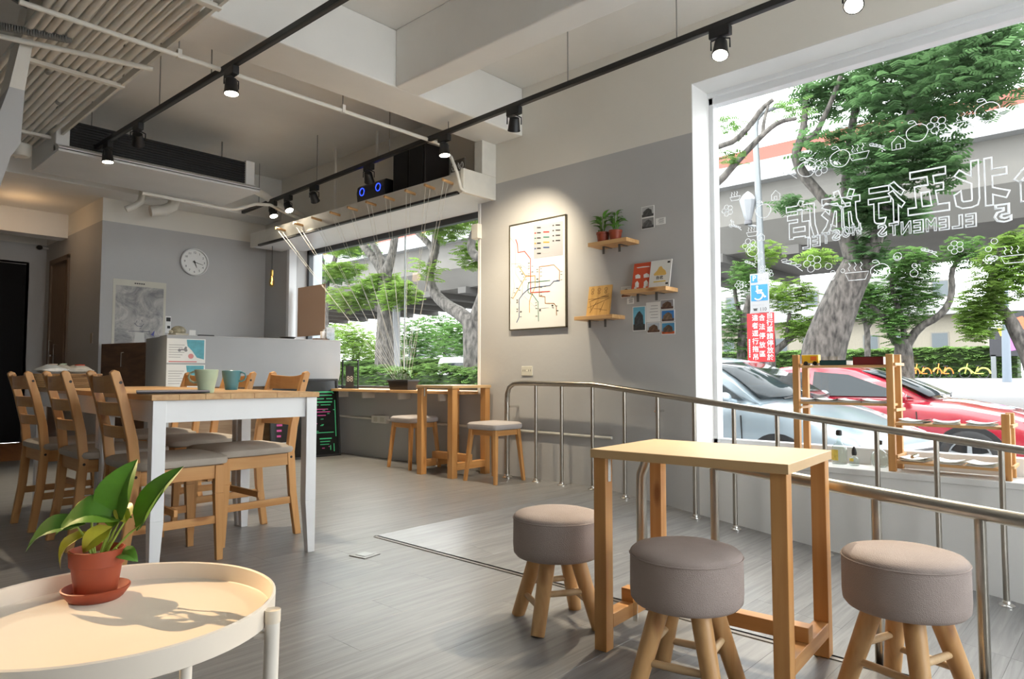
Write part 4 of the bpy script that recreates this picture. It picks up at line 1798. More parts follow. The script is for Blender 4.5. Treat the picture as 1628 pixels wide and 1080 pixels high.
m.lathe([(.013, 1.985), (.02, 1.965), (.030, 1.93), (.032, 1.905), (.026, 1.875), (.012, 1.858), (.0001, 1.855)], 18)
m.build('glass_bulb', glass('amber_glass', (1.0, .86, .55)), bu)
m = MB()
m.tube([(.0, 0, 1.985), (.008, 0, 1.94), (-.008, .004, 1.90), (.006, 0, 1.885), (0, 0, 1.96)], .002, 5)
m.build('filament', emit('filament_glow', (1.0, .55, .12), 12), bu)
ps = thing('paper_sign', 'brown paper sign hanging inside the far window', 'sign', (4.28, 7.14, 0))
m = MB()
m.box(-.002, -.30, 1.29, .002, .30, 1.88)
mk = bpy.data.materials.new('kraft_paper')               # thin paper, the daylight shines through
mk.use_nodes = True
mk.node_tree.nodes.remove(mk.node_tree.nodes['Principled BSDF'])
tl_ = mk.node_tree.nodes.new('ShaderNodeBsdfTranslucent')
df_ = mk.node_tree.nodes.new('ShaderNodeBsdfDiffuse')
tl_.inputs['Color'].default_value = (.22, .165, .125, 1)
df_.inputs['Color'].default_value = (.34, .26, .20, 1)
as_ = mk.node_tree.nodes.new('ShaderNodeAddShader')
mk.node_tree.links.new(tl_.outputs[0], as_.inputs[0])
mk.node_tree.links.new(df_.outputs[0], as_.inputs[1])
mk.node_tree.links.new(as_.outputs[0], mk.node_tree.nodes['Material Output'].inputs['Surface'])
m.build('sheet', mk, ps)
m = MB()
for s in (-1, 1):
    m.tube([(0, s * .29, 1.88), (0, s * .29, 2.36)], .0012, 5)
m.build('hanging_string', Mst, ps)
sw = thing('light_switch', 'small wall switch on the corridor corner', 'switch', (2.35, 8.33, 1.23))
m = MB()
m.box(-.008, -.035, -.055, 0, .035, .055)
m.build('plate', plain('aged_white_plastic', (.40, .34, .27), .5), sw, .002)
cc = thing('security_camera', 'small dome camera under the corridor paint line', 'camera', (2.25, 10.16, 2.44))
m = MB()
m.ball((0, 0, 0), .035, .035, .03, 12, 8)
m.build('dome', M_black, cc)
m = MB()
m.tube([(.02, 0, .0), (.10, .02, .0)], .012, 8)
m.build('arm', M_white, cc)
cl_ = bpy.data.lights.new('corridor_lamp', 'POINT')
cl_.energy = 1.6
cl_.color = (1.0, .62, .30)
cl_.shadow_soft_size = .08
co_ = bpy.data.objects.new('corridor_lamp', cl_)
COL.objects.link(co_)
co_.location = (1.75, 8.75, 2.45)

# ------------------------------------------------------------------ right wall: metro map, shelves, cards, conduit
mp_ = thing('metro_map', 'framed metro map with coloured lines on the grey wall', 'picture', (W, 3.572, 1.648))
mw_, mh_ = .3025, .444
m = MB()
for (y0, y1, z0, z1) in ((-mw_, -mw_ + .008, -mh_, mh_), (mw_ - .008, mw_, -mh_, mh_), (-mw_, mw_, -mh_, -mh_ + .008), (-mw_, mw_, mh_ - .008, mh_)):
    m.box(-.024, y0, z0, 0, y1, z1)
m.build('frame', plain('bronze_frame', (.10, .085, .055), .4, metal=.4), mp_)
m = MB()
m.box(-.018, -mw_ + .006, -mh_ + .006, -.006, mw_ - .006, mh_ - .006)
m.build('sheet', plain('map_paper', (.76, .77, .76), .45, var=.01), mp_)


def map_pt(x, y):
    u = (x - 105) / 460
    v = (y - (148 - 98 * u)) / (850 + 65 * u)
    return (mw_ - u * 2 * mw_, mh_ - v * 2 * mh_)


def map_line(pts, col, w, name):
    P = [map_pt(*p) for p in pts]
    m = MB()
    for (a, b) in zip(P[:-1], P[1:]):
        d = Vector((b[0] - a[0], b[1] - a[1]))
        if d.length < 1e-5:
            continue
        d.normalize()
        n_ = Vector((-d.y, d.x)) * w
        a_, b_ = Vector(a) - d * w * .6, Vector(b) + d * w * .6
        q = [(a_ + n_), (b_ + n_), (b_ - n_), (a_ - n_)]
        m.hexa([(-.0195, p.x, p.y) for p in q] + [(-.0175, p.x, p.y) for p in q])
    return m.build('route_line', plain(name, col, .5), mp_)


map_line([(115, 250), (158, 300), (160, 540), (215, 612), (215, 700)], (.42, .42, .44), .0022, 'map_grey')
map_line([(125, 460), (190, 455), (270, 505)], (.42, .42, .44), .0016, 'map_grey')
map_line([(120, 420), (135, 560), (150, 640), (130, 720)], (.48, .48, .50), .0012, 'map_pale')
map_line([(170, 180), (215, 240), (190, 300)], (.48, .48, .50), .0012, 'map_pale')
map_line([(230, 720), (335, 815), (430, 810)], (.48, .48, .50), .0012, 'map_pale')
map_line([(160, 262), (175, 300), (178, 366), (235, 356), (283, 415), (285, 690), (438, 678)], (.52, .04, .03), .0034, 'map_red')
map_line([(512, 590), (514, 510), (470, 463), (355, 480), (355, 718), (400, 722), (402, 775), (470, 775), (488, 800), (490, 870)], (.33, .15, .06), .0027, 'map_brown')
map_line([(168, 930), (188, 890), (188, 745), (222, 700), (262, 665), (300, 650), (440, 630), (470, 595), (515, 592)], (.03, .07, .20), .0030, 'map_blue')
map_line([(438, 590), (270, 608), (262, 640), (265, 690), (300, 705), (345, 765), (348, 920)], (.04, .17, .13), .0028, 'map_green')
map_line([(180, 470), (245, 560), (320, 552), (322, 640), (292, 712), (275, 760), (275, 850)], (.62, .30, .03), .0026, 'map_orange')
map_line([(245, 560), (215, 610), (135, 740)], (.55, .33, .05), .0026, 'map_ochre')
m = MB()
q = [map_pt(308, 142), map_pt(540, 105), map_pt(540, 382), map_pt(312, 415)]
m.hexa([(-.0192, a, b) for a, b in q] + [(-.0178, a, b) for a, b in q])
m.build('legend_panel', plain('map_legend_grey', (.40, .40, .43), .5), mp_)
for i, cc_ in enumerate(('map_grey', 'map_red', 'map_green', 'map_orange', 'map_blue', 'map_grey')):
    for (xa, xb) in ((318, 330), (338, 368), (388, 436), (462, 472), (486, 520)):
        if xa > 450 and i > 3:
            continue
        yy = 160 + i * 42 - (xa - 318) * .15
        q = [map_pt(xa, yy), map_pt(xb, yy - 1), map_pt(xb, yy + 9), map_pt(xa, yy + 10)]
        m = MB()
        m.hexa([(-.0202, a, b) for a, b in q] + [(-.0192, a, b) for a, b in q])
        m.build('legend_mark', MATS[cc_] if xa < 335 or 380 < xa < 440 else M_ink, mp_)
rnd = random.Random(9)
for k in range(70):                                      # station names
    seg = rnd.choice([((285, 420), (285, 690)), ((355, 480), (355, 718)), ((188, 745), (188, 890)), ((345, 765), (348, 920)), ((245, 560), (135, 740)), ((300, 650), (440, 630)), ((180, 470), (245, 560)), ((470, 775), (490, 870)), ((514, 510), (512, 590))])
    t_ = rnd.random()
    x = seg[0][0] + (seg[1][0] - seg[0][0]) * t_ + rnd.choice([-22, 8])
    y = seg[0][1] + (seg[1][1] - seg[0][1]) * t_
    q = [map_pt(x, y), map_pt(x + 14, y - 2), map_pt(x + 14, y + 1), map_pt(x, y + 3)]
    m = MB()
    m.hexa([(-.0202, a, b) for a, b in q] + [(-.0192, a, b) for a, b in q])
    m.build('station_name', M_ink, mp_)


def wall_shelf(label, y0, y1, z):
    t = thing('wall_shelf', label, 'shelf', (W, (y0 + y1) / 2, z), 0, 'three small wooden wall shelves')
    h = (y1 - y0) / 2
    m = MB()
    m.box(-.165, -h, -.028, 0, h, 0)
    m.build('board', M_paleY, t, .002)
    for y in (-h * .40, h * .42):
        m = MB()
        m.box(-.105, y - .009, -.031, 0, y + .009, -.028)
        m.box(-.105, y - .009, -.085, -.100, y + .009, -.028)
        m.build('bracket', plain('grey_steel_bracket', (.16, .155, .15), .45, metal=.6), t)
    return t


wall_shelf('uppermost wooden wall shelf holding two small potted plants', 2.62, 2.955, 1.800)
wall_shelf('middle wooden wall shelf holding red and white books', 2.315, 2.675, 1.428)
wall_shelf('lowest wooden wall shelf holding a honey-coloured wooden board', 2.745, 3.085, 1.265)


def small_plant(label, y, seed):
    t = thing('shelf_plant', label, 'plant', (4.115, y, 1.800), 0, 'two small plants on the upper wall shelf')
    m = MB()
    m.lathe([(.0001, 0), (.036, 0), (.038, .004), (.046, .062), (.049, .063), (.050, .078), (.045, .079), (.042, .066), (.0001, .066)], 24)
    m.build('pot', M_terra, t)
    m = MB()
    m.lathe([(.042, .068), (.0001, .072)], 16)
    m.build('soil', M_soil, t)
    rn = random.Random(seed)
    for k in range(20):
        a = 2 * PI * k / 20 * 3.3 + rn.uniform(-.3, .3)
        h = rn.uniform(.02, .12)
        l = rn.uniform(.05, .085)
        b0 = Vector((.022 * math.cos(a), .025 * math.sin(a), .075 + h))
        dirn = Vector((math.cos(a) * .65, math.sin(a), rn.uniform(-.15, .75))).normalized()
        m = MB()
        m.tube([(b0.x * .4, b0.y * .4, .07), b0], .0018, 5)
        leaf_mesh(m, b0, b0 + dirn * l, rn.uniform(.028, .042), (-math.cos(a) * .5 - .3, -math.sin(a) * .5, 1), .12, 6)
        m.build('leaf', M_leaf2, t)
    return t


small_plant('leafy plant in a red-brown pot on the left of the top wall shelf', 2.875, 3)
small_plant('leafy plant in a red-brown pot on the right of the top wall shelf', 2.765, 8)


def leaning_book(label, y0, y1, z, h, th, mat, group, lean=.045, x0=4.185, name='book', cat='book'):
    t = thing(name, label, cat, (x0 - th - lean, (y0 + y1) / 2, z), 0, group)
    al = math.atan2(lean, h)
    m = MB()
    w = (y1 - y0) / 2
    m.box(0, -w, .0, th, w, h)
    c = m.build('cover', mat, t, .001)
    c.rotation_euler = (0, al, 0)
    if name == 'book':
        p = MB()
        p.box(.0015, -w + .001, h - .0005, th - .0015, w - .001, h + .0006)
        p.build('page_block', M_paper, c)
    return t, c


G_BK = 'printed covers on the wall shelves'
t, c = leaning_book('red book with white figures on the middle wall shelf', 2.49, 2.645, 1.428, .205, .012, plain('red_cover', (.62, .085, .03), .4, var=.06), G_BK)
for (y, z, w_, h_) in ((.035, .105, .022, .03), (-.035, .105, .024, .03), (.035, .045, .016, .045), (-.038, .045, .018, .045), (.0, .172, .055, .008), (.045, .02, .01, .02), (-.03, .02, .01, .02)):
    m = MB()
    m.prism([(y - w_, z - h_ * .5), (y + w_ * .8, z - h_ * .5), (y + w_, z + h_ * .3), (y, z + h_ * .6), (y - w_ * .9, z + h_ * .2)], -.001, .0, 'X')
    m.build('printed_figure', M_paper, c)
t, c = leaning_book('white magazine with a yellow mountain on the middle wall shelf', 2.335, 2.498, 1.428, .205, .008, plain('white_cover', (.72, .71, .67), .4), G_BK, x0=4.168)
m = MB()
m.prism([(.045, .095), (.05, .105), (.025, .13), (.012, .155), (-.005, .16), (-.02, .14), (-.04, .125), (-.05, .10), (-.04, .092)], -.001, 0, 'X')
m.build('yellow_mountain', plain('yellow_ochre_print', (.66, .42, .11), .5), c)
m = MB()
m.box(-.001, -.05, .045, 0, .045, .052)
m.build('yellow_underline', plain('yellow_print', (.70, .50, .04), .5), c)
tx = text_mesh('title', '台北', .028, M_ink, c)
tx.location = (-.001, .0, .075)
tx.rotation_euler = (R(90), 0, R(-90))
for (y, z) in ((-.06, .185), (-.06, .03)):
    m = MB()
    m.box(-.001, y - .01, z - .006, 0, y + .01, z + .006)
    m.build('printed_mark', M_ink, c)
t, c = leaning_book('honey-coloured wooden board with an engraved street sketch on the lowest shelf', 2.83, 3.035, 1.265, .235, .014, wood('honey_board', (.62, .38, .12), (.50, .28, .08), 'Z', knots=False), G_BK, x0=4.175, name='engraved_board', cat='board')
Mbr = plain('burnt_line', (.16, .08, .02), .7)
for (y0, z0, y1, z1) in ((.09, .115, -.09, .165), (.09, .07, .0, .10), (.0, .10, -.09, .13), (.07, .03, .02, .11), (-.02, .03, -.05, .11), (.08, .115, .06, .05), (-.01, .05, -.08, .04), (.04, .06, -.03, .055), (.095, .135, -.095, .135)):
    m = MB()
    m.tube([(-.001, y0, z0), (-.001, y1, z1)], .0012, 5)
    m.build('engraved_line', Mbr, c)
for k in range(3):
    for (dz, r_) in ((.205, .013), (.180, .010)):
        m = MB()
        y = .065 - k * .06
        m.tube([(-.001, y + r_ * math.cos(2 * PI * q / 8), dz + r_ * .9 * math.sin(2 * PI * q / 8)) for q in range(8)], .0013, 5, closed=True)
        m.build('engraved_line', Mbr, c)
m = MB()
m.box(-.001, -.085, .144, 0, -.02, .150)
m.build('engraved_line', Mbr, c)


def photo(label, y0, y1, z0, z1, sky, ground, subj, kind=0):
    t = thing('photo_card', label, 'photo', (W - .0015, (y0 + y1) / 2, (z0 + z1) / 2), 0, 'photos and cards on the grey wall')
    w, h = abs(y0 - y1) / 2, abs(z1 - z0) / 2
    m = MB()
    m.box(-.0015, -w, -h, .0015, w, h)
    m.build('card', M_paper, t)
    if kind == 1:
        for k in range(5):
            m = MB()
            m.box(-.0022, -w * .7, h * (.6 - k * .3), -.0015, w * (.3 + .1 * (k % 3)), h * (.6 - k * .3) + .003)
            m.build('written_line', plain('grey_print', (.25, .25, .26)), t)
        return t
    b = min(w, h) * .10
    nm = label.replace(' ', '_')[:24]
    m = MB()
    m.box(-.002, -w + b, -h + b, -.0015, w - b, h - b)
    m.build('sky_print', plain('sky_' + nm, sky, .4, var=.1, vscale=20), t)
    m = MB()
    m.box(-.0024, -w + b, -h + b, -.002, w - b, -h * .45)
    m.build('ground_print', plain('gr_' + nm, ground, .4, var=.3, vscale=40), t)
    m = MB()
    m.prism([(w * .75, -h * .6), (w * .7, h * .05), (w * .2, h * .5), (-w * .1, h * .62), (-w * .6, h * .25), (-w * .7, -h * .6)], -.0028, -.0024, 'X')
    m.build('building_print', plain('sb_' + nm, subj, .4, var=.4, vscale=60), t)
    return t


photo('black and white tree photo, upper one above the middle shelf', 2.597, 2.493, 1.955, 2.035, (.45, .45, .45), (.05, .05, .05), (.06, .06, .06))
photo('black and white street photo directly below the tree photo', 2.597, 2.493, 1.873, 1.953, (.25, .25, .25), (.04, .04, .04), (.10, .10, .10))
photo('small blank white card right of the black and white photos', 2.482, 2.405, 1.888, 1.935, 0, 0, 0, 1)
photo('photo half hidden behind the left end of the middle shelf', 2.775, 2.69, 1.395, 1.475, (.60, .60, .58), (.25, .10, .05), (.16, .09, .06))
photo('small white card below the left end of the middle shelf', 2.725, 2.668, 1.345, 1.388, 0, 0, 0, 1)
photo('tall photo of a dark building against blue sky', 2.679, 2.571, 1.146, 1.323, (.15, .45, .62), (.05, .05, .05), (.05, .055, .06))
photo('cream handwritten card between the building photos', 2.566, 2.455, 1.205, 1.345, 0, 0, 0, 1)
photo('brown building photo at the upper right of the group', 2.450, 2.347, 1.287, 1.355, (.30, .30, .32), (.10, .05, .04), (.13, .075, .05))
photo('blue sky building photo in the middle right of the group', 2.445, 2.342, 1.200, 1.282, (.05, .22, .55), (.10, .06, .05), (.20, .14, .10))
photo('street photo at the bottom middle of the group', 2.560, 2.455, 1.128, 1.200, (.45, .50, .55), (.10, .05, .03), (.14, .08, .05))
photo('orange ground photo at the bottom right of the group', 2.445, 2.340, 1.112, 1.195, (.08, .28, .48), (.50, .10, .03), (.12, .08, .06))

cdt = thing('wall_conduit', 'cream conduit fixed along the wall below the far window', 'conduit', (0, 0, 0))
m = MB()
m.tube([(W - .012, 6.42, .392), (W - .012, 2.86, .372)], .0115, 10)
m.build('pipe', M_trim, cdt)
m = MB()
m.box(W - .045, 5.52, .35, W, 5.76, .425)
bx_ = m.build('outlet_box', M_trim, cdt, .004)
for y in (5.58, 5.69):
    m = MB()
    m.box(W - .047, y - .03, .365, W - .0449, y + .03, .41)
    m.build('socket', plain('ivory_socket', (.62, .60, .52), .4), bx_)
ol = thing('wall_outlet', 'cream double socket on the wall above the handrail end', 'socket', (W, 3.69, .865))
m = MB()
m.box(-.008, -.06, -.038, 0, .06, .038)
m.build('plate', plain('ivory_socket', (.62, .60, .52)), ol, .003)
for y in (-.03, .03):
    m = MB()
    m.box(-.0086, y - .012, -.004, -.0079, y - .008, .012)
    m.box(-.0086, y + .008, -.004, -.0079, y + .012, .012)
    m.build('slot', M_ink, ol)
m = MB()
m.ball((-.008, 0, 0), .006, .006, .006, 8, 6)
m.build('screw', M_trim, ol)
fo = thing('floor_outlet', 'flush metal outlet plate set in the vinyl floor', 'outlet', (1.896, 2.667, 0), R(10))
m = MB()
m.box(-.05, -.05, .0, .05, .05, .004)
m.build('plate', plain('grey_floor_plate', (.30, .30, .29), .4, metal=.5), fo, .001)
m = MB()
m.box(-.03, -.03, .004, .03, .03, .006)
m.build('lid', plain('grey_lid', (.35, .35, .34), .3, metal=.7), fo, .001)

# ------------------------------------------------------------------ display rack and bottles on the sill
SZ = .299
rk = thing('display_rack', 'stepped pine display rack standing on the shop window sill', 'rack', (0, 0, SZ))
for (y, h) in ((1.545, .655), (1.03, .650), (.51, .335)):
    for x in (4.243, 4.40):
        m = MB()
        m.box(x - .016, y - .018, 0, x + .016, y + .018, h)
        up = m.build('upright', M_pine, rk, .002)
    for z in ((.075, .33, .585) if h > .5 else (.06, .265)):
        if y == 1.545 and z < .2:
            continue
        m = MB()
        m.box(4.232, y - .030, z, 4.425, y - .018, z + .016)
        m.build('cross_batten', M_paleX, rk, .001)
for (y0, y1, z) in ((1.028, 1.548, .590), (1.028, 1.548, .372), (.51, 1.03, .268), (.51, 1.03, .058)):
    m = MB()
    m.box(4.238, y0 + .0, z - .014, 4.405, y1, z)
    m.build('shelf_board', M_paleY, rk, .001)
G_RK = 'things on the display rack'
ya = thing('toy_truck', 'small yellow toy truck on the top shelf of the rack', 'toy', (4.31, 1.475, SZ + .590))
m = MB()
m.prism([(-.045, .015), (.045, .015), (.055, .065), (-.045, .065)], -.022, .022, 'X')
m.build('body', plain('toy_yellow', (.75, .48, .03), .4), ya, .003)
for y in (-.025, .028):
    m = MB()
    m.tube([(-.026, y, .013), (.026, y, .013)], .013, 12)
    m.build('wheel', M_black, ya)
m = MB()
m.box(-.0235, -.035, .03, -.022, .0, .055)
m.build('red_panel', plain('toy_orange', (.75, .16, .03), .4), ya)


def flat_book(label, y0, y1, z, th, mat, x0=4.25, x1=4.395):
    t = thing('book', label, 'book', ((x0 + x1) / 2, (y0 + y1) / 2, z), 0, G_RK)
    w, d = abs(y1 - y0) / 2, (x1 - x0) / 2
    m = MB()
    m.box(-d, -w, 0, d, w, .003)
    m.box(-d, -w, th - .003, d, w, th)
    m.box(-d, -w, 0, -d + .003, w, th)
    m.build('cover', mat, t)
    m = MB()
    m.box(-d + .003, -w + .003, .003, d - .003, w - .003, th - .003)
    m.build('page_block', M_paper, t)
    return t


flat_book('thin dark green book lying on the top rack shelf', 1.26, 1.41, SZ + .590, .030, plain('dark_green_cover', (.012, .05, .05), .5))
flat_book('thick dark red book lying on the top rack shelf', 1.065, 1.225, SZ + .590, .048, plain('dark_red_cover', (.16, .012, .012), .5))
rnd = random.Random(21)
LEAF = [('middle left shelf, first from the left', 1.49, .372), ('middle left shelf, second from the left', 1.37, .372), ('middle left shelf, third from the left', 1.25, .372), ('middle left shelf, at its right end', 1.12, .372),
        ('upper right shelf, on its left', .93, .268), ('upper right shelf, in its middle', .78, .268), ('upper right shelf, on its right', .62, .268),
        ('lowest right shelf, on its left', .93, .058), ('lowest right shelf, in its middle', .77, .058), ('lowest right shelf, on its right', .62, .058)]
for i, (where, y, z) in enumerate(LEAF):
    t = thing('leaflet', 'white printed leaflets on the ' + where, 'leaflet', (4.315, y, SZ + z), R(rnd.uniform(-12, 12)), 'leaflets on the display rack')
    for k in range(3):
        m = MB()
        w, d = .062, .068
        o = rnd.uniform(-.008, .008)
        zz = .0004 + k * .0042
        n = 5
        pts, faces = [], []
        for q in range(n + 1):
            u = -1 + 2 * q / n
            lift = .010 * (u * u) * (1 if k == 2 else .2)
            pts += [(-d + o, u * w, zz + lift), (d + o, u * w, zz + lift), (-d + o, u * w, zz + lift + .0035), (d + o, u * w, zz + lift + .0035)]
        for q in range(n):
            a = q * 4
            faces += [(a, a + 1, a + 5, a + 4), (a + 2, a + 6, a + 7, a + 3), (a, a + 4, a + 6, a + 2), (a + 1, a + 3, a + 7, a + 5)]
        m.add(pts, faces)
        m.build('sheet', M_paper if k != 1 else plain('tinted_paper', (.62, .58, .46), .6), t)


def bottle(label, x, y, prof, cork, lab):
    t = thing('glass_bottle', label, 'bottle', (x, y, SZ), 0, 'glass bottles on the sill')
    m = MB()
    m.lathe(prof, 24)
    m.build('glass_body', glass('bottle_glass', (.86, .91, .89), 3.0), t)
    m = MB()
    m.lathe(cork, 14)
    m.build('stopper', plain('dark_stopper', (.02, .02, .018), .5), t)
    if lab:
        m = MB()
        r_ = lab[0]
        n = 10
        pts, faces = [], []
        for q in range(n + 1):
            a = PI + R(-62) + R(70) * q / n
            pts += [(r_ * math.cos(a), r_ * math.sin(a), lab[1]), (r_ * math.cos(a), r_ * math.sin(a), lab[2])]
        for q in range(n):
            faces.append((q * 2, q * 2 + 2, q * 2 + 3, q * 2 + 1))
        m.add(pts, faces, True)
        m.build('label', plain('bottle_label', lab[3], .5, var=.15, vscale=60), t)
    return t


bottle('square-shouldered glass bottle with a yellow label on the sill', 4.36, 1.345,
       [(.0001, .002), (.040, .002), (.043, .006), (.043, .085), (.038, .105), (.016, .130), (.013, .140), (.013, .165), (.015, .168), (.015, .172)],
       [(.012, .170), (.017, .173), (.018, .195), (.012, .203), (.0001, .204)], (.0436, .025, .088, (.72, .56, .10)))
bottle('tiny glass bottle with a pointed black cap on the sill', 4.335, 1.255,
       [(.0001, .002), (.024, .002), (.026, .005), (.026, .040), (.018, .050), (.010, .054), (.010, .064)],
       [(.012, .062), (.014, .075), (.012, .095), (.004, .112), (.0001, .113)], (.0265, .028, .045, (.45, .28, .18)))
bottle('round clear glass bottle beside the rack post on the sill', 4.36, 1.125,
       [(.0001, .002), (.030, .002), (.046, .02), (.050, .045), (.045, .075), (.025, .098), (.014, .105), (.013, .128), (.016, .131)],
       [(.012, .130), (.015, .133), (.016, .155), (.0001, .158)], None)
for i, (x, y, c) in enumerate(((4.33, 1.655, (.75, .72, .70)), (4.36, 1.60, (.70, .36, .34)), (4.30, 1.46, (.55, .16, .10)))):
    t = thing('ornament', ['white shell-like ornament left of the rack on the sill', 'pink small ornament between the rack posts on the sill', 'red small ornament inside the rack foot on the sill'][i], 'ornament', (x, y, SZ))
    m = MB()
    for k in range(5):
        a = 2 * PI * k / 5
        m.ball((.017 * math.cos(a), .017 * math.sin(a), .02 + .006 * (k % 2)), .014, .014, .017, 8, 6)
    m.ball((0, 0, .035), .014, .014, .016, 8, 6)
    m.build('body', plain('ornament_%s' % 'abc'[i], c, .5, var=.15, vscale=60), t)

# ------------------------------------------------------------------ mirrored lettering and doodles on the shop window
def translucent_white(name, col):
    m = bpy.data.materials.new(name)
    m.use_nodes = True
    N, L = m.node_tree.nodes, m.node_tree.links
    N.remove(N['Principled BSDF'])
    df = N.new('ShaderNodeBsdfDiffuse')
    tl = N.new('ShaderNodeBsdfTranslucent')
    df.inputs['Color'].default_value = (*col, 1)
    tl.inputs['Color'].default_value = (*col, 1)
    mx = N.new('ShaderNodeMixShader')
    mx.inputs['Fac'].default_value = .55
    L.new(df.outputs[0], mx.inputs[1])
    L.new(tl.outputs[0], mx.inputs[2])
    L.new(mx.outputs[0], N['Material Output'].inputs['Surface'])
    return m


M_chalk = translucent_white('white_marker', (.92, .93, .94))
DX = GX - .0045


def glass_char(ch, yc, zc, wy, hz, bold=.03, line=.0042):
    o = text_mesh('drawn_character', ch, 1.0, M_chalk, pane1, outline=line / max(wy, hz), bold=bold)
    me = o.data
    xs = [v.co.x for v in me.vertices]
    ys = [v.co.y for v in me.vertices]
    cx, cy = (min(xs) + max(xs)) / 2, (min(ys) + max(ys)) / 2
    sx, sy = wy / (max(xs) - min(xs)), hz / (max(ys) - min(ys))
    for v in me.vertices:
        x, y, z = v.co
        v.co = (DX + z * .15, yc + (x - cx) * sx, zc + (y - cy) * sy)
    me.update()
    return o


glass_char('店', 1.58, 1.836, .205, .265)
glass_char('旅', 1.343, 1.842, .245, .300)
glass_char('行', 1.085, 1.862, .205, .250)
glass_char('五', .868, 1.893, .215, .262)
glass_char('北', .612, 1.892, .265, .272)
glass_char('台', .36, 1.872, .22, .24)
word = 'HOSTEL'
for i, ch in enumerate(word):
    glass_char(ch, 1.255 + .06 * i, 1.728 - .010 * i, .054, .074, .02, .0026)
word = 'ELEMENTS'
for i, ch in enumerate(word):
    glass_char(ch, .665 + .0640 * i, 1.692 + .001 * i, .056, .080, .02, .0026)
glass_char('5', .52, 1.708, .085, .105)


def doodle(pts, r=.0022, closed=False):
    m = MB()
    m.tube([(DX, y, z) for y, z in pts], r, 5, closed=closed)
    m.build('doodle', M_chalk, pane1)


def ring(y, z, ry, rz, n=18, wob=0, k=3):
    return [(y + (ry + wob * math.sin(k * 2 * PI * i / n)) * math.cos(2 * PI * i / n), z + (rz + wob * math.cos(k * 2 * PI * i / n)) * math.sin(2 * PI * i / n)) for i in range(n)]


rnd = random.Random(33)


def cluster(y, z, s, kind):
    if kind == 0:      # fruit with a leaf
        doodle(ring(y, z, s, s * .9, wob=s * .05), closed=True)
        doodle([(y, z + s * .9), (y + s * .2, z + s * 1.3)])
        doodle(ring(y + s * .5, z + s * 1.25, s * .3, s * .15, 10), .0018, True)
    elif kind == 1:    # flower
        for k in range(5):
            a = 2 * PI * k / 5
            doodle(ring(y + s * .6 * math.cos(a), z + s * .6 * math.sin(a), s * .38, s * .38, 10), .0018, True)
        doodle(ring(y, z, s * .25, s * .25, 8), .0018, True)
    elif kind == 2:    # leaf spray
        doodle([(y - s, z - s * .6), (y - s * .3, z), (y + s, z + s * .5)])
        for k in range(4):
            u = -.6 + k * .45
            doodle(ring(y + u * s, z + u * s * .5 + s * .3, s * .3, s * .12, 9), .0018, True)
    elif kind == 3:    # bowl with steam
        doodle([(y - s, z), (y - s * .7, z - s * .7), (y + s * .7, z - s * .7), (y + s, z)], closed=True)
        for k in (-.4, .1, .6):
            doodle([(y + k * s, z + s * .15), (y + k * s + s * .12, z + s * .4), (y + k * s - s * .08, z + s * .65), (y + k * s + s * .06, z + s * .9)], .0018)
    elif kind == 4:    # house
        doodle([(y - s * .7, z - s * .7), (y - s * .7, z + s * .2), (y, z + s * .9), (y + s * .7, z + s * .2), (y + s * .7, z - s * .7)], closed=True)
        doodle([(y - s * .2, z - s * .7), (y - s * .2, z - s * .1), (y + s * .25, z - s * .1), (y + s * .25, z - s * .7)], .0018)
    else:              # bubbles
        for k in range(5):
            q = s * rnd.uniform(.15, .35)
            doodle(ring(y + rnd.uniform(-s, s), z + rnd.uniform(-s, s), q, q, 9), .0016, True)


for i in range(11):                                       # arch above the name
    u = i / 10
    cluster(1.66 - 1.08 * u + rnd.uniform(-.02, .02), 2.14 + .16 * u + rnd.uniform(-.03, .03), rnd.uniform(.035, .06), [2, 0, 1, 0, 3, 2, 4, 0, 1, 3, 0][i])
for i in range(15):                                       # column at the left
    cluster(1.74 + rnd.uniform(0, .36), 1.45 + .62 * i / 14, rnd.uniform(.03, .055), [1, 4, 3, 2, 5, 0][i % 6])
for i in range(11):                                       # row below
    u = i / 10
    cluster(1.78 - 1.3 * u, 1.50 + .05 * math.sin(i), rnd.uniform(.04, .07), [5, 2, 1, 5, 3, 0][i % 6])

# ------------------------------------------------------------------ the street
GZ = -.45
gd = MB()
XS = [(4.54, GZ), (13.0, GZ), (58.0, .62), (140.0, .62)]
for (a, b) in zip(XS[:-1], XS[1:]):
    gd.add([(a[0], -60, a[1]), (b[0], -60, b[1]), (b[0], 120, b[1]), (a[0], 120, a[1])], [(0, 1, 2, 3)])
struct('street_ground', gd, plain('pale_asphalt', (.155, .15, .15), .85, var=.10, vscale=.6, bump=.2, bscale=8), label='pale paved street and plaza outside the windows')


def ground_z(x):
    return GZ if x < 13 else GZ + (x - 13) / 45 * (.62 - GZ) if x < 58 else .62


bw = MB()
bw.box(4.545, 7.72, -.45, 4.78, 8.3, 5.0)
struct('wall_outside_pier', bw, plain('pale_blue_pier', (.42, .47, .52), .6, var=.03), label='pale blue-grey building pier outside the far window')

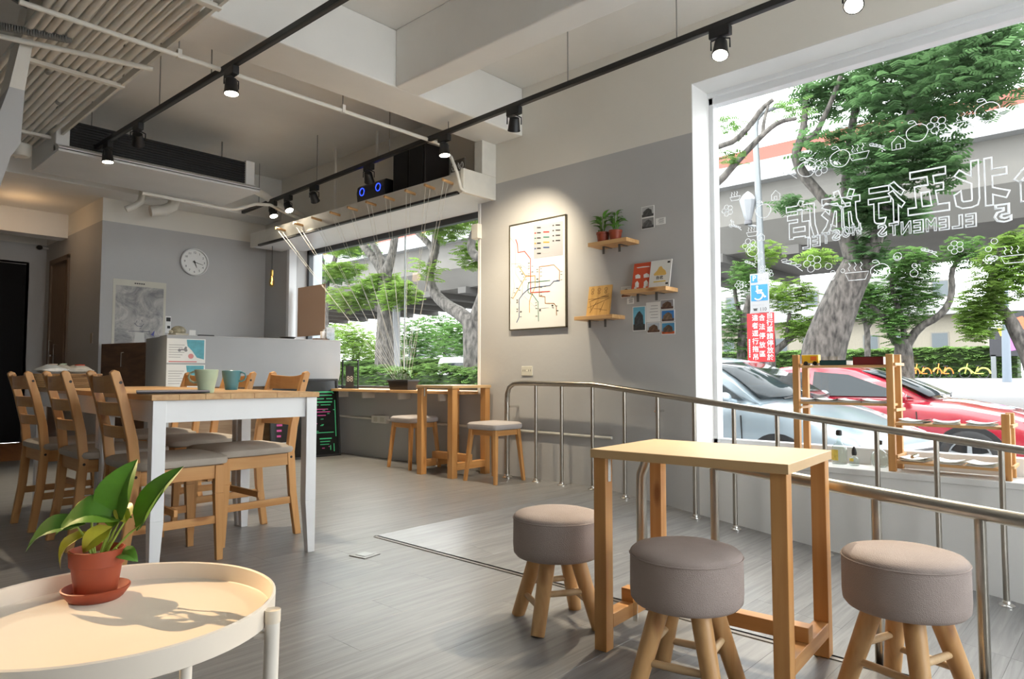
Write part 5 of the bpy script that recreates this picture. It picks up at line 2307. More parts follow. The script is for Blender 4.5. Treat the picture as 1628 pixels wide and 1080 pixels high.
ov = thing('overpass', 'concrete road overpass with a red barrier stretching behind the trees', 'overpass', (0, 0, 0))
m = MB()
m.prism([(21.8, 7.1), (21.9, 5.9), (22.6, 5.06), (29.6, 5.06), (30.2, 5.9), (30.3, 7.1)], -50, 110, 'Y')
m.build('girder', plain('grey_concrete', (.14, .133, .122), .85, var=.10, vscale=.8), ov)
m = MB()
m.box(21.35, -50, 7.1, 30.8, 110, 7.32)
m.build('deck_edge', plain('light_concrete', (.29, .295, .30), .8, var=.05), ov)
m = MB()
m.box(21.45, -50, 7.32, 21.65, 110, 7.78)
m.build('parapet', plain('white_parapet', (.34, .345, .35), .7), ov)
m = MB()
m.box(21.50, -50, 7.78, 21.62, 110, 8.22)
m.build('red_barrier', plain('red_barrier', (.27, .075, .055), .7, var=.08, vscale=2), ov)
for k in range(16):
    y = 8 + k * 2.6
    m = MB()
    m.box(22.4, y, 4.78, 29.8, y + .55, 5.08)
    m.build('cross_rib', plain('dark_concrete', (.09, .085, .08), .85), ov)
for (x, y, w) in ((24.0, 31.2, .5), (26.5, -14.0, 1.2), (25, 62, 1.2)):
    m = MB()
    m.box(x - w / 2, y - w / 2, ground_z(x) - .1, x + w / 2, y + w / 2, 5.06)
    m.build('pier', plain('light_concrete', (.29, .295, .30)), ov)

M_bark = plain('grey_bark', (.080, .072, .065), .95, var=.75, vscale=16, bump=1.0, bscale=18, stretch=(1, 1, .4))


def foliage_mat(name, col, trans):
    m = bpy.data.materials.new(name)
    m.use_nodes = True
    nt = m.node_tree
    N, L = nt.nodes, nt.links
    N.remove(N['Principled BSDF'])
    ge = N.new('ShaderNodeNewGeometry')
    nz = N.new('ShaderNodeTexNoise')
    nz.inputs['Scale'].default_value = 1.6
    nz.inputs['Detail'].default_value = 5
    L.new(ge.outputs['Position'], nz.inputs['Vector'])
    wn = N.new('ShaderNodeMapRange')
    wn.inputs['From Min'].default_value = .3
    wn.inputs['From Max'].default_value = .7
    wn.inputs['To Min'].default_value = .55
    wn.inputs['To Max'].default_value = 1.45
    L.new(nz.outputs['Fac'], wn.inputs['Value'])
    hs = N.new('ShaderNodeHueSaturation')
    hs.inputs['Color'].default_value = (*col, 1)
    L.new(wn.outputs[0], hs.inputs['Value'])
    df = N.new('ShaderNodeBsdfDiffuse')
    tl = N.new('ShaderNodeBsdfTranslucent')
    L.new(hs.outputs[0], df.inputs['Color'])
    hs2 = N.new('ShaderNodeHueSaturation')
    hs2.inputs['Hue'].default_value = .485
    hs2.inputs['Value'].default_value = 1.3
    L.new(hs.outputs[0], hs2.inputs['Color'])
    L.new(hs2.outputs[0], tl.inputs['Color'])
    mx = N.new('ShaderNodeMixShader')
    mx.inputs['Fac'].default_value = trans
    L.new(df.outputs[0], mx.inputs[1])
    L.new(tl.outputs[0], mx.inputs[2])
    L.new(mx.outputs[0], N['Material Output'].inputs['Surface'])
    return m


F_mid = foliage_mat('tree_leaves', (.085, .175, .05), .4)
F_dark = foliage_mat('dark_tree_leaves', (.080, .165, .066), .45)
F_lime = foliage_mat('lime_tree_leaves', (.15, .255, .055), .45)
F_hedge = foliage_mat('hedge_leaves', (.10, .175, .05), .3)


def spray(mb, c, rnd, s):
    """a feathery twig: a short row of leaflets"""
    a = rnd.uniform(0, 2 * PI)
    d = Vector((math.cos(a), math.sin(a), rnd.uniform(-.45, .25))).normalized()
    side = d.cross(Vector((0, 0, 1))).normalized()
    nrm = side.cross(d)
    pts, faces = [], []
    n = 4
    for k in range(n):
        for sg in (-1, 1):
            b = c + d * (s * .22 * k)
            e = b + side * sg * s * .42 * (1 - .15 * k) + d * s * .12 - Vector((0, 0, s * .1))
            w = d * s * .11
            i = len(pts)
            pts += [b - w * .5, e - w * .4, e + w, b + w * .9]
            faces.append((i, i + 1, i + 2, i + 3))
    mb.add(pts, faces)


def tree(name, label, X, branches, blobs, fmat, seed, base=None, size=.22, jit=.25, dens=1.0, group='trees along the street'):
    rnd = random.Random(seed)
    b0 = branches[0][0]
    gz = ground_z(X) if base is None else base
    t = thing(name, label, 'tree', (X, b0[0], gz), 0, group)
    org = Vector((X, b0[0], gz))
    for bi, br in enumerate(branches):
        m = MB()
        pts, rr = [], []
        if bi == 0 and base is None:
            pts.append(Vector((0, 0, -.05)))
            rr.append(br[0][2] * 1.25)
        dx = rnd.uniform(-1, 1) * jit if bi else 0
        for i, (y, z, r_) in enumerate(br):
            u = i / max(1, len(br) - 1)
            pts.append(Vector((X + dx * u * 2.2, y, z)) - org)
            rr.append(r_ * rnd.uniform(.94, 1.06))
        if len(pts) > 2:                                  # smooth the path once
            P2, R2 = [pts[0]], [rr[0]]
            for i in range(len(pts) - 1):
                P2 += [pts[i] * .75 + pts[i + 1] * .25, pts[i] * .25 + pts[i + 1] * .75]
                R2 += [rr[i] * .75 + rr[i + 1] * .25, rr[i] * .25 + rr[i + 1] * .75]
            pts, rr = P2 + [pts[-1]], R2 + [rr[-1]]
        m.tube(pts, rr, 10)
        m.build('trunk' if bi == 0 else 'branch', M_bark, t)
    m = MB()
    for (y, z, ry, rz, n) in blobs:
        rx = max(.5, (ry + rz) * .6)
        cx = X + rnd.uniform(-.4, .4)
        for k in range(int(n * dens)):
            v = Vector((rnd.gauss(0, 1), rnd.gauss(0, 1), rnd.gauss(0, 1))).normalized() * (rnd.random() ** .45)
            spray(m, Vector((cx + v.x * rx, y + v.y * ry, z + v.z * rz)) - org, rnd, size * rnd.uniform(.7, 1.3))
    f = m.build('foliage', fmat, t)
    f['kind'] = 'stuff'
    return t


tree('street_tree', 'large leaning tree with a thick trunk behind the red car', 12.5,
     [[(4.18, .5, .40), (4.09, 1.24, .364), (3.9, 1.78, .328), (3.68, 2.31, .303), (3.47, 2.72, .27)],
      [(3.47, 2.6, .193), (3.61, 3.07, .141), (3.78, 3.59, .11), (4.06, 4.02, .089), (4.38, 4.48, .091), (4.48, 4.85, .086), (4.36, 5.09, .074), (4.29, 5.45, .062), (4.26, 5.9, .051), (4.2, 6.46, .045)],
      [(4.37, 5.05, .063), (4.09, 5.11, .056), (3.95, 5.3, .05), (3.76, 5.59, .044), (3.59, 5.94, .038)],
      [(3.52, 2.6, .14), (3.65, 3.51, .082), (3.71, 4.07, .077), (3.65, 4.72, .077), (3.61, 5.27, .071), (3.5, 5.79, .065), (3.41, 6.44, .054)],
      [(3.42, 2.55, .16), (3.12, 3.21, .105), (2.91, 3.92, .073), (2.7, 4.72, .057), (2.41, 5.48, .046)]],
     [(3.65, 5.95, .69, .56, 500), (2.77, 5.48, .79, .95, 1300), (1.81, 5.41, .85, .7, 1100), (2.9, 4.34, .71, .63, 900), (2.19, 4.19, .42, .5, 400), (3.2, 3.65, .56, .54, 700), (4.18, 5.88, .48, .46, 200), (2.74, 3.47, .36, .31, 300), (3.88, 4.78, .51, .45, 250), (4.61, 4.01, .28, .14, 90), (1.48, 5.8, .53, .49, 600), (2.39, 6.21, .76, .52, 700), (3.3, 2.9, .35, .35, 200)], F_dark, 1, dens=.75)
tree('street_tree', 'tree with a wide V-shaped fork right of the leaning trunk', 17,
     [[(3.86, .3, .209), (3.85, 1.2, .195), (3.85, 1.62, .167)],
      [(3.85, 1.45, .098), (4.05, 1.63, .07), (4.12, 2.06, .064), (4.29, 2.28, .057), (4.54, 2.51, .05), (4.67, 2.89, .044)],
      [(3.84, 1.4, .112), (3.54, 1.89, .083), (3.18, 2.07, .075), (2.97, 2.33, .067), (2.89, 2.66, .06), (2.91, 3.04, .054), (2.8, 3.26, .04), (2.68, 3.51, .033)],
      [(3.82, 1.5, .07), (3.84, 2.18, .056), (3.96, 2.47, .049), (4.01, 2.9, .042), (3.94, 3.25, .035)]],
     [(3.77, 2.6, .62, .74, 700), (3.63, 3.28, .6, .42, 400), (4.41, 2.65, .38, .58, 200), (3.95, 1.91, .25, .42, 200), (2.68, 3.45, .44, .4, 200)], F_mid, 2, size=.2)
tree('street_tree', 'leafy tree with a bent trunk at the right edge', 14,
     [[(1.19, .3, .153), (1.31, 1.11, .134), (1.45, 1.42, .115), (1.58, 1.79, .095), (1.69, 1.96, .074)],
      [(1.69, 1.9, .074), (1.8, 2.13, .064), (1.8, 2.34, .053), (1.68, 2.6, .048), (1.61, 2.91, .037)],
      [(1.68, 2.6, .037), (1.86, 2.67, .032), (2.01, 2.85, .027)]],
     [(1.69, 2.49, .38, .53, 500), (1.95, 1.95, .40, .45, 600), (1.34, 2.67, .33, .63, 400), (1.5, 3.0, .33, .26, 250), (2.07, 1.6, .25, .22, 150)], F_lime, 3, size=.17)
tree('street_tree', 'slender forked tree behind the red parking sign', 16,
     [[(6.53, .3, .164), (6.42, 1.38, .149), (6.45, 1.98, .134), (6.62, 2.59, .105), (6.64, 3.19, .083), (6.57, 3.79, .068)],
      [(6.42, 1.3, .089), (6.04, 1.66, .073), (5.72, 2.01, .065), (5.46, 2.21, .05)],
      [(6.04, 1.7, .051), (5.86, 2.24, .044)]],
     [(5.88, 2.68, .6, .42, 350), (5.75, 1.94, .45, .33, 250), (6.6, 3.8, .5, .33, 130), (5.29, 3.49, .45, .25, 120)], F_lime, 4, size=.2)
tree('street_tree', 'dark slender tree at the left edge of the shop window', 16,
     [[(7.12, .3, .122), (7.13, 1.7, .107), (7.0, 2.31, .084), (6.89, 2.76, .069)], [(7.05, 2.1, .06), (7.3, 2.6, .05), (7.4, 3.1, .04)]],
     [(7.08, 3.24, .55, .55, 300), (7.34, 2.02, .48, .7, 350), (6.9, 1.39, .36, .3, 150)], F_mid, 5, size=.2)
tree('street_tree', 'small round-crowned tree between the leaning and V-shaped trees', 20,
     [[(5.41, .3, .085), (5.39, 1.45, .076), (5.38, 2.13, .076), (5.51, 2.48, .051), (5.63, 2.66, .043)], [(5.37, 2.1, .051), (5.23, 2.38, .051), (5.1, 2.59, .042)]],
     [(5.5, 2.99, .62, .45, 350), (5.27, 2.57, .7, .35, 300)], F_mid, 6, size=.2)
tree('street_tree', 'tree with bare limbs reaching in at the top left of the shop window', 9.6,
     [[(7.0, .2, .22), (6.9, 1.8, .20), (6.5, 2.7, .16), (5.6, 3.3, .10), (4.9, 3.6, .07), (4.56, 3.76, .057), (4.36, 3.94, .051), (4.12, 4.14, .046), (3.84, 4.35, .04), (3.65, 4.44, .036), (3.42, 4.42, .026)],
      [(6.5, 2.7, .10), (5.6, 3.9, .07), (4.9, 4.25, .05), (4.56, 4.29, .042), (4.31, 4.31, .042), (4.07, 4.5, .041), (3.92, 4.69, .036), (3.74, 4.78, .031)],
      [(3.9, 4.33, .03), (3.88, 4.5, .024), (3.8, 4.75, .018)]],
     [(4.25, 4.0, .20, .08, 40), (3.6, 4.7, .3, .15, 50), (4.5, 4.7, .2, .15, 40)], F_mid, 7, size=.14, jit=.0)
tree('street_tree', 'grey tree with a pruned stub in the centre of the far window', 11,
     [[(14.69, .5, .28), (14.7, 1.44, .25), (14.69, 2.44, .217), (14.68, 3.11, .2), (14.71, 3.62, .19)],
      [(14.71, 3.5, .151), (15.13, 3.97, .119), (15.69, 4.46, .104), (16.06, 4.83, .088)],
      [(14.71, 3.55, .134), (14.94, 4.07, .093), (15.34, 4.47, .077), (15.7, 4.95, .061)],
      [(14.68, 3.5, .167), (14.36, 4.0, .108), (14.21, 4.48, .099), (14.14, 4.97, .082), (13.99, 5.53, .066)],
      [(14.7, 2.55, .083), (14.83, 2.59, .092), (14.91, 2.60, .093)]],
     [(15.04, 3.31, .82, .31, 350), (16.22, 3.78, .75, .25, 220), (13.95, 2.89, .63, .41, 220), (15.75, 2.94, .86, .35, 300), (14.51, 5.03, 1.17, .34, 200), (16.71, 4.56, .92, .26, 180)], F_lime, 8, size=.24, jit=.1)
tree('street_tree', 'thick tree with an S-curved limb at the right of the far window', 10,
     [[(10.29, .4, .235), (10.31, 1.32, .211), (10.35, 1.72, .199), (10.37, 2.0, .18)],
      [(10.35, 1.9, .165), (10.64, 2.13, .148), (11.1, 2.34, .138), (11.46, 2.6, .126), (11.67, 2.9, .113), (11.65, 3.19, .106), (11.53, 3.43, .106), (11.43, 3.73, .098), (11.39, 4.08, .091), (11.37, 4.5, .084), (11.33, 4.99, .077)],
      [(11.5, 3.55, .085), (11.84, 3.9, .071), (12.17, 4.15, .065), (12.47, 4.46, .052)],
      [(10.35, 1.9, .13), (10.11, 2.36, .105), (9.89, 2.87, .095), (9.98, 3.31, .095), (10.24, 3.31, .1), (10.45, 3.53, .094), (10.36, 3.86, .08), (10.07, 4.35, .066)]],
     [(10.95, 4.08, .6, .36, 350), (10.65, 3.49, .42, .36, 250), (11.58, 4.39, .7, .22, 200), (10.26, 4.12, .4, .22, 120), (11.36, 3.16, .25, .3, 60)], F_lime, 9, size=.2, jit=.05)
tree('street_tree', 'distant forked tree at the left of the far window', 15,
     [[(24.03, .3, .176), (23.99, 2.76, .151), (23.98, 4.16, .139), (23.86, 4.78, .126), (23.38, 5.23, .1), (23.13, 5.96, .074), (22.79, 6.41, .062)],
      [(23.99, 4.2, .101), (24.06, 5.18, .089), (24.21, 5.84, .076), (24.55, 6.27, .064)]],
     [(22.78, 5.91, 1.3, .4, 350), (24.81, 5.13, 1.0, .55, 250), (23.41, 4.74, .9, .33, 150), (25.75, 3.9, 1.0, .35, 120)], F_mid, 10, size=.3, jit=.1)
BGT = [(46.7, 4.1, 'bright green tree under the overpass at left of the far window', F_lime), (50.4, 3.8, 'pale green tree behind the small bottle in the far window', F_lime), (36.6, 3.3, 'bushy green tree right of the pruned trunk', F_mid),
       (33.6, 3.6, 'green tree behind the S-curved limb', F_mid), (41.7, 2.6, 'low green tree left of the pruned trunk', F_lime), (31.0, 3.1, 'green tree beside the thick far-window trunk', F_mid), (43.9, 3.3, 'round lime tree behind the pruned trunk', F_lime)]
for i, (y, z, lab, fm) in enumerate(BGT):
    r_ = 1.7
    gz = ground_z(30)
    X_ = (53, 40, 52, 62, 71, 40, 40)[i]
    q = X_ / 30
    y, z = y * q, .83 + (z - .83) * q
    gz = ground_z(X_)
    tree('background_tree', lab, X_, [[(y, gz + .3, .16), (y + .2, z * .5, .13), (y - .2, z, .1)], [(y, z * .5, .09), (y + .7, z * .8, .07), (y + 1.1, z + .6, .05)], [(y, z * .45, .08), (y - .6, z * .8, .06), (y - 1.0, z + .5, .04)]],
         [(y, z, 2.5 * q, 1.7 * q, 620), (y + 1, z + .8, 1.6 * q, 1.0 * q, 200), (y - 1, z - 1.0 * q, 1.8 * q, .8 * q, 160)], fm, 40 + i, size=.42 * q, jit=.4, group='trees behind the overpass')


def hedge(label, x0, x1, y0, y1, z0, z1, n, size, seed):
    rnd = random.Random(seed)
    t = thing('hedge', label, 'hedge', ((x0 + x1) / 2, (y0 + y1) / 2, z0), 0, 'clipped hedges along the street')
    org = Vector(((x0 + x1) / 2, (y0 + y1) / 2, z0))
    m = MB()
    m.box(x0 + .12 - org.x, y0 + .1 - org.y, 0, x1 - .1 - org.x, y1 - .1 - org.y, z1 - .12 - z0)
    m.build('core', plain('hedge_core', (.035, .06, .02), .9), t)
    m = MB()
    for k in range(n):
        q = rnd.random()
        y = rnd.uniform(y0, y1)
        bump = .10 * math.sin(y * 3.1) + .06 * math.sin(y * 7.7)
        if q < .55:
            c = Vector((x0 + rnd.uniform(-.03, .12), y, rnd.uniform(z0, z1 + bump * .4)))
        else:
            c = Vector((rnd.uniform(x0, x1), y, z1 + bump * .5 + rnd.uniform(-.1, .06)))
        spray(m, c - org, rnd, size * rnd.uniform(.7, 1.3))
    f = m.build('foliage', F_hedge, t)
    f['kind'] = 'stuff'


hedge('clipped hedge just outside the far window', 9.0, 9.65, 7.9, 17.5, GZ, .96, 5200, .15, 50)
hedge('tall shrubbery under the overpass seen through the far window', 31.6, 32.8, 26, 64, .0, 1.9, 3000, .55, 52)
hedge('long far hedge behind the parked bicycles', 61.5, 64, 6.5, 34, .55, 2.95, 3600, .7, 51)

# ------------------------------------------------------------------ parked cars
def car(name, label, loc, paint, glassm, L_=4.45, W_=1.74, H_=1.44, hood=.93, cab=(-1.02, -.18, .92, 1.75), wheels=(-1.38, 1.28), rotz=0):
    t = thing(name, label, 'car', loc, rotz, 'cars parked outside')
    h = W_ / 2
    st_ = [(-L_ / 2, .34, .60, .66), (-L_ / 2 + .06, .24, .68, .80), (-L_ / 2 + .25, .19, .74, .92), (-L_ / 2 + .6, .18, hood - .10, .98), (cab[0] - .25, .18, hood - .01, 1.0), (cab[0] + .3, .18, hood + .03, 1.0),
           (.3, .18, hood + .05, 1.0), (1.2, .19, hood + .07, .995), (L_ / 2 - .35, .22, hood + .07, .95), (L_ / 2 - .08, .30, hood, .86), (L_ / 2, .42, hood - .12, .76)]
    m = MB()
    rings = []
    for (y, zb, zt, k) in st_:
        w = h * k
        half = [(w * .86, zb), (w * .97, zb + .10), (w, zb + (zt - zb) * .42), (w * .985, zt - .16), (w * .93, zt - .055), (w * .80, zt - .012), (w * .4, zt + .012)]
        rings.append([(x, y, z) for x, z in half] + [(-x, y, z) for x, z in reversed(half)])
    m.loft(rings)
    m.build('body', paint, t)
    m = MB()
    y0, y1, y2, y3 = cab
    zb = hood - .04
    gs = [(y0, zb + .02, .80, .62), (y0 + (y1 - y0) * .45, zb + (H_ - zb) * .52, .86, .60), (y1 - .05, H_ - .055, .86, .60), (y1 + .2, H_ - .015, .86, .60), ((y1 + y2) / 2, H_, .86, .60), (y2, H_ - .03, .85, .59), (y2 + (y3 - y2) * .5, zb + (H_ - zb) * .66, .84, .58), (y3, zb + .06, .80, .56)]
    rings = []
    for (y, zt, wb, wt) in gs:
        u = (zt - zb) / (H_ - zb)
        wtt = wb + (wt - wb) * u
        half = [(h * wb, zb), (h * (wb + (wtt - wb) * .55), zb + (zt - zb) * .55), (h * (wtt + .03), zb + (zt - zb) * .90), (h * wtt * .9, zt), (h * wtt * .4, zt + .015)]
        rings.append([(x, y, z) for x, z in half] + [(-x, y, z) for x, z in reversed(half)])
    m.loft(rings)
    m.build('roof', paint, t)

    def side_x(y, z, s):
        u = max(0, min(1, (z - zb) / (H_ - zb)))
        return s * h * (.86 + (.62 - .86) * u * .92 + .012)
    for s in (-1, 1):
        zt = H_ - .10
        for (poly) in ([(y0 + .22, zb + .09), (y1 + .02, zt - .03), (y1 + .35, zt), ((y1 + y2) / 2 - .02, zt + .01), ((y1 + y2) / 2 - .02, zb + .09)],
                       [((y1 + y2) / 2 + .06, zb + .09), ((y1 + y2) / 2 + .06, zt + .01), (y2 - .1, zt - .01), (y3 - .45, zb + .30), (y3 - .35, zb + .12)]):
            m = MB()
            pts = [(side_x(y, z, s) + s * .012, y, z) for y, z in poly]
            pts2 = [(side_x(y, z, s) - s * .02, y, z) for y, z in poly]
            n = len(poly)
            m.add(pts + pts2, [tuple(range(n)), tuple(reversed(range(n, 2 * n)))] + [(k, (k + 1) % n, (k + 1) % n + n, k + n) for k in range(n)])
            m.build('side_window', glassm, t)
        for wy in wheels:
            m = MB()
            m.lathe([(.365, -.02), (.365, .012), (.0001, .012)], 28)
            m.build('wheel_arch', plain('arch_black', (.01, .01, .011), .8), t, loc=(s * (h - .012), wy, .335), rot=(0, s * R(90), 0))
            m = MB()
            m.lathe([(.20, -.1), (.29, -.1), (.315, -.08), (.32, -.02), (.315, .035), (.29, .05), (.225, .05), (.22, .02), (.20, .0)], 28)
            w_ = m.build('wheel', plain('tyre_rubber', (.018, .018, .019), .8), t, loc=(s * (h - .03), wy, .32), rot=(0, s * R(90), 0))
            m = MB()
            m.lathe([(.222, .03), (.222, .042), (.205, .042), (.205, .03)], 28)
            for k in range(5):
                a = 2 * PI * k / 5
                d_ = Vector((math.cos(a), math.sin(a), 0))
                e_ = Vector((-math.sin(a), math.cos(a), 0))
                z_ = Vector((0, 0, .03))
                m.hexa([e_ * -.028 + z_, d_ * .21 - e_ * .018 + z_, d_ * .21 + e_ * .018 + z_, e_ * .028 + z_, e_ * -.028 + z_ * 1.5, d_ * .21 - e_ * .018 + z_ * 1.4, d_ * .21 + e_ * .018 + z_ * 1.4, e_ * .028 + z_ * 1.5])
            m.lathe([(.05, .028), (.05, .05), (.0001, .052)], 16)
            m.build('wheel_rim', plain('alloy', (.5, .51, .52), .3, metal=.8), w_)
        m = MB()
        m.ball((s * (h + .08), y0 + .28, hood + .06), .09, .05, .06, 12, 8)
        m.tube([(s * (h - .10), y0 + .28, hood + .02), (s * (h + .05), y0 + .28, hood + .05)], .02, 8)
        m.build('wing_mirror', paint, t)
        m = MB()
        m.prism([(y0 + .12, .30), (y0 + .20, .26), ((y1 + y2) / 2 + .02, .26), ((y1 + y2) / 2 + .02, hood - .10), ((y1 + y2) / 2 + .012, hood - .10), ((y1 + y2) / 2 + .012, .268), (y0 + .205, .268), (y0 + .128, .31), (y0 + .16, hood - .12), (y0 + .15, hood - .12)], s * (h + .0008), s * (h - .012), 'X')
        m.build('door_seam', plain('seam_black', (.012, .012, .012), .7), t)
        m = MB()
        m.box(s * (h - .02), (y1 + y2) / 2 - .24, hood - .12, s * (h + .012), (y1 + y2) / 2 - .08, hood - .095)
        m.build('door_handle', paint, t, .006)
        m = MB()
        yf = -L_ / 2
        m.hexa([(s * h * .40, yf + .06, .60), (s * h * .80, yf + .12, .62), (s * h * .90, yf + .42, .70), (s * h * .55, yf + .3, .74), (s * h * .40, yf + .10, .66), (s * h * .80, yf + .17, .70), (s * h * .90, yf + .46, .775), (s * h * .55, yf + .34, .77)])
        m.build('headlamp', plain('headlamp', (.55, .58, .60), .12, coat=1), t, .006)
    m = MB()                                              # windscreen
    ya, yb = y0 + .07, y1 - .10
    za, zc = zb + .07, H_ - .11
    pts = []
    for k in range(5):
        u = k / 4
        y, z = ya + (yb - ya) * u, za + (zc - za) * u + .035 * math.sin(PI * u)
        w = h * (.76 - .18 * u)
        pts.append([(-w, y - .02, z + .035), (0, y - .05, z + .05), (w, y - .02, z + .035)])
    f_, P_ = [], []
    for r_ in pts:
        P_ += r_
    for k in range(4):
        for j in range(2):
            f_.append((k * 3 + j, k * 3 + j + 1, (k + 1) * 3 + j + 1, (k + 1) * 3 + j))
    m.add(P_, f_, True)
    ws_ = m.build('windscreen', glassm, t)
    sd = ws_.modifiers.new('solid', 'SOLIDIFY')
    sd.thickness = .012
    for s in (-.35, .2):
        m = MB()
        m.tube([(s, y0 - .02, zb + .09), (s + .5, y0 + .06, zb + .125)], .009, 6)
        m.build('wiper', M_black, t)
    m = MB()
    m.box(-h * .5, -L_ / 2 - .01, .36, h * .5, -L_ / 2 + .05, .56)
    g_ = m.build('front_grille', M_black, t, .01)
    for k in range(4):
        m = MB()
        m.box(-h * .48, -L_ / 2 - .016, .385 + k * .045, h * .48, -L_ / 2 - .009, .40 + k * .045)
        m.build('grille_bar', M_chrome, g_)
    return t


M_carglass = plain('car_glass', (.018, .024, .028), .08, spec=.35)
car('silver_car', 'silver-blue car parked closest outside the shop window', (7.95, 3.80, GZ), plain('silver_blue_paint', (.27, .325, .365), .28, metal=.4, coat=1), M_carglass, 4.4, 1.74, 1.50, .98, (-1.05, -.15, 1.1, 1.95), (-1.32, 1.28), R(-12))
car('red_car', 'glossy red car parked behind the silver one', (10.3, 2.78, GZ), plain('red_car_paint', (.26, .008, .022), .25, metal=.1, coat=1), M_carglass, 4.5, 1.78, 1.42, .96, (-.92, .05, 1.0, 1.85), (-1.30, 1.36))

# ------------------------------------------------------------------ sign post, lantern, bicycles, billboard
sp_ = thing('street_lamp', 'tall pale lamp post with a small lantern carrying two parking signs', 'street lamp', (11.6, 4.76, GZ))
Mpole = plain('galvanised_pole', (.17, .185, .195), .4, metal=.3)
m = MB()
m.tube([(0, 0, 0), (0, .0, 1.5), (0, .02, 3.2), (0, .055, 4.6), (0, .085, 5.6), (0, .06, 5.78), (0, -.05, 5.88), (0, -.36, 5.92)], [.075, .07, .062, .055, .05, .048, .046, .042], 12)
m.build('pole', Mpole, sp_)
m = MB()
m.hexa([(-.07, -.42, 5.88), (.07, -.42, 5.88), (.06, -.18, 5.90), (-.06, -.18, 5.90), (-.04, -.40, 5.95), (.04, -.40, 5.95), (.04, -.2, 5.96), (-.04, -.2, 5.96)])
m.build('lamp_head', plain('grey_lamp_head', (.3, .31, .32), .5), sp_)
m = MB()
m.tube([(0, .03, 3.86), (0, .22, 3.92), (0, .24, 3.98)], .022, 8)
m.build('lantern_arm', Mpole, sp_)
m = MB()
m.lathe([(.05, 4.0), (.06, 4.02), (.085, 4.10), (.15, 4.34), (.155, 4.36), (.09, 4.46), (.02, 4.52), (.0001, 4.53)], 8, (0, .24, 0))
ln = m.build('lantern', plain('lantern_glass', (.25, .265, .28), .3), sp_)
m = MB()
m.lathe([(.07, 3.94), (.065, 4.0), (.05, 4.015)], 10, (0, .24, 0))
m.build('lantern_base', plain('dark_lantern', (.08, .08, .09), .5), ln)
ws1 = thing('parking_sign', 'white disabled parking sign with a blue wheelchair symbol', 'sign', (11.50, 4.78, 2.245))
m = MB()
m.box(-.01, -.165, -.34, .01, .165, .34)
m.build('plate', plain('sign_white', (.26, .265, .27), .5), ws1, .004)
Mbl = plain('sign_blue', (.015, .16, .40), .5)
m = MB()
m.box(-.013, .03, .185, -.010, .145, .315)
pq = m.build('blue_square', Mbl, ws1)
tx = text_mesh('letter', 'P', .13, M_paper, pq)
tx.location = (-.0145, .085, .255)
tx.rotation_euler = (R(90), 0, R(-90))
m = MB()
m.box(-.013, -.145, -.135, -.010, .145, .145)
wq = m.build('blue_square', Mbl, ws1)
for pts, r_ in (([(.035, .085), (.03, .0), (-.055, -.005), (-.09, -.075), (-.115, -.065)], .014), ([(.03, .045), (-.05, .043)], .011)):
    m = MB()
    m.tube([(-.014, y, z) for y, z in pts], r_, 6)
    m.build('wheelchair_symbol', M_paper, wq)
m = MB()
m.tube([(-.014, .02 + .078 * math.cos(R(a)), -.04 + .078 * math.sin(R(a))) for a in range(60, 340, 20)], .011, 6)
m.build('wheelchair_symbol', M_paper, wq)
m = MB()
m.ball((-.012, .038, .112), .006, .02, .02, 10, 6)
m.build('wheelchair_symbol', M_paper, wq)
tx = text_mesh('digits', '110', .085, M_ink, ws1)
tx.location = (-.0115, -.06, -.285)
tx.rotation_euler = (R(90), 0, R(-90))
m = MB()
m.box(-.0125, .045, -.305, -.0105, .105, -.275)
m.box(-.0125, .035, -.275, -.0105, .115, -.262)
m.build('telephone_mark', M_ink, ws1)
m = MB()
m.prism([(-.02, .225), (-.13, .225), (-.13, .25), (-.10, .275), (-.05, .275), (-.02, .25)], -.0125, -.0105, 'X')
m.build('car_mark', plain('grey_print', (.25, .25, .26)), ws1)
for k in range(6):
    m = MB()
    m.box(-.0125, .10 - k * .036, -.215 + 0.0, -.0105, .125 - k * .036, -.19)
    m.build('printed_mark', plain('grey_print', (.25, .25, .26)), ws1)
rs = thing('red_sign', 'red no-parking sign with white characters below the wheelchair sign', 'sign', (11.50, 4.775, 1.478), R(0))
m = MB()
m.box(-.01, -.235, -.42, .01, .235, .42)
m.build('plate', plain('sign_red', (.40, .012, .016), .5), rs, .004)
for (txt, y, step, sz, z0) in (('自行車請停放於', -.165, .118, .115, .36), ('合法停放區', -.03, .155, .115, .33), ('違者逕行拖吊', .09, .135, .115, .335)):
    for k, chx in enumerate(txt):
        o = text_mesh('sign_character', chx, sz, M_paper, rs, bold=.0)
        o.location = (-.0115, y, z0 - k * step)
        o.rotation_euler = (R(90), 0, R(-90))
for k in range(9):
    m = MB()
    m.box(-.0125, .185, -.05 - k * .036, -.0105, .205, -.025 - k * .036)
    m.build('small_print', M_paper, rs)

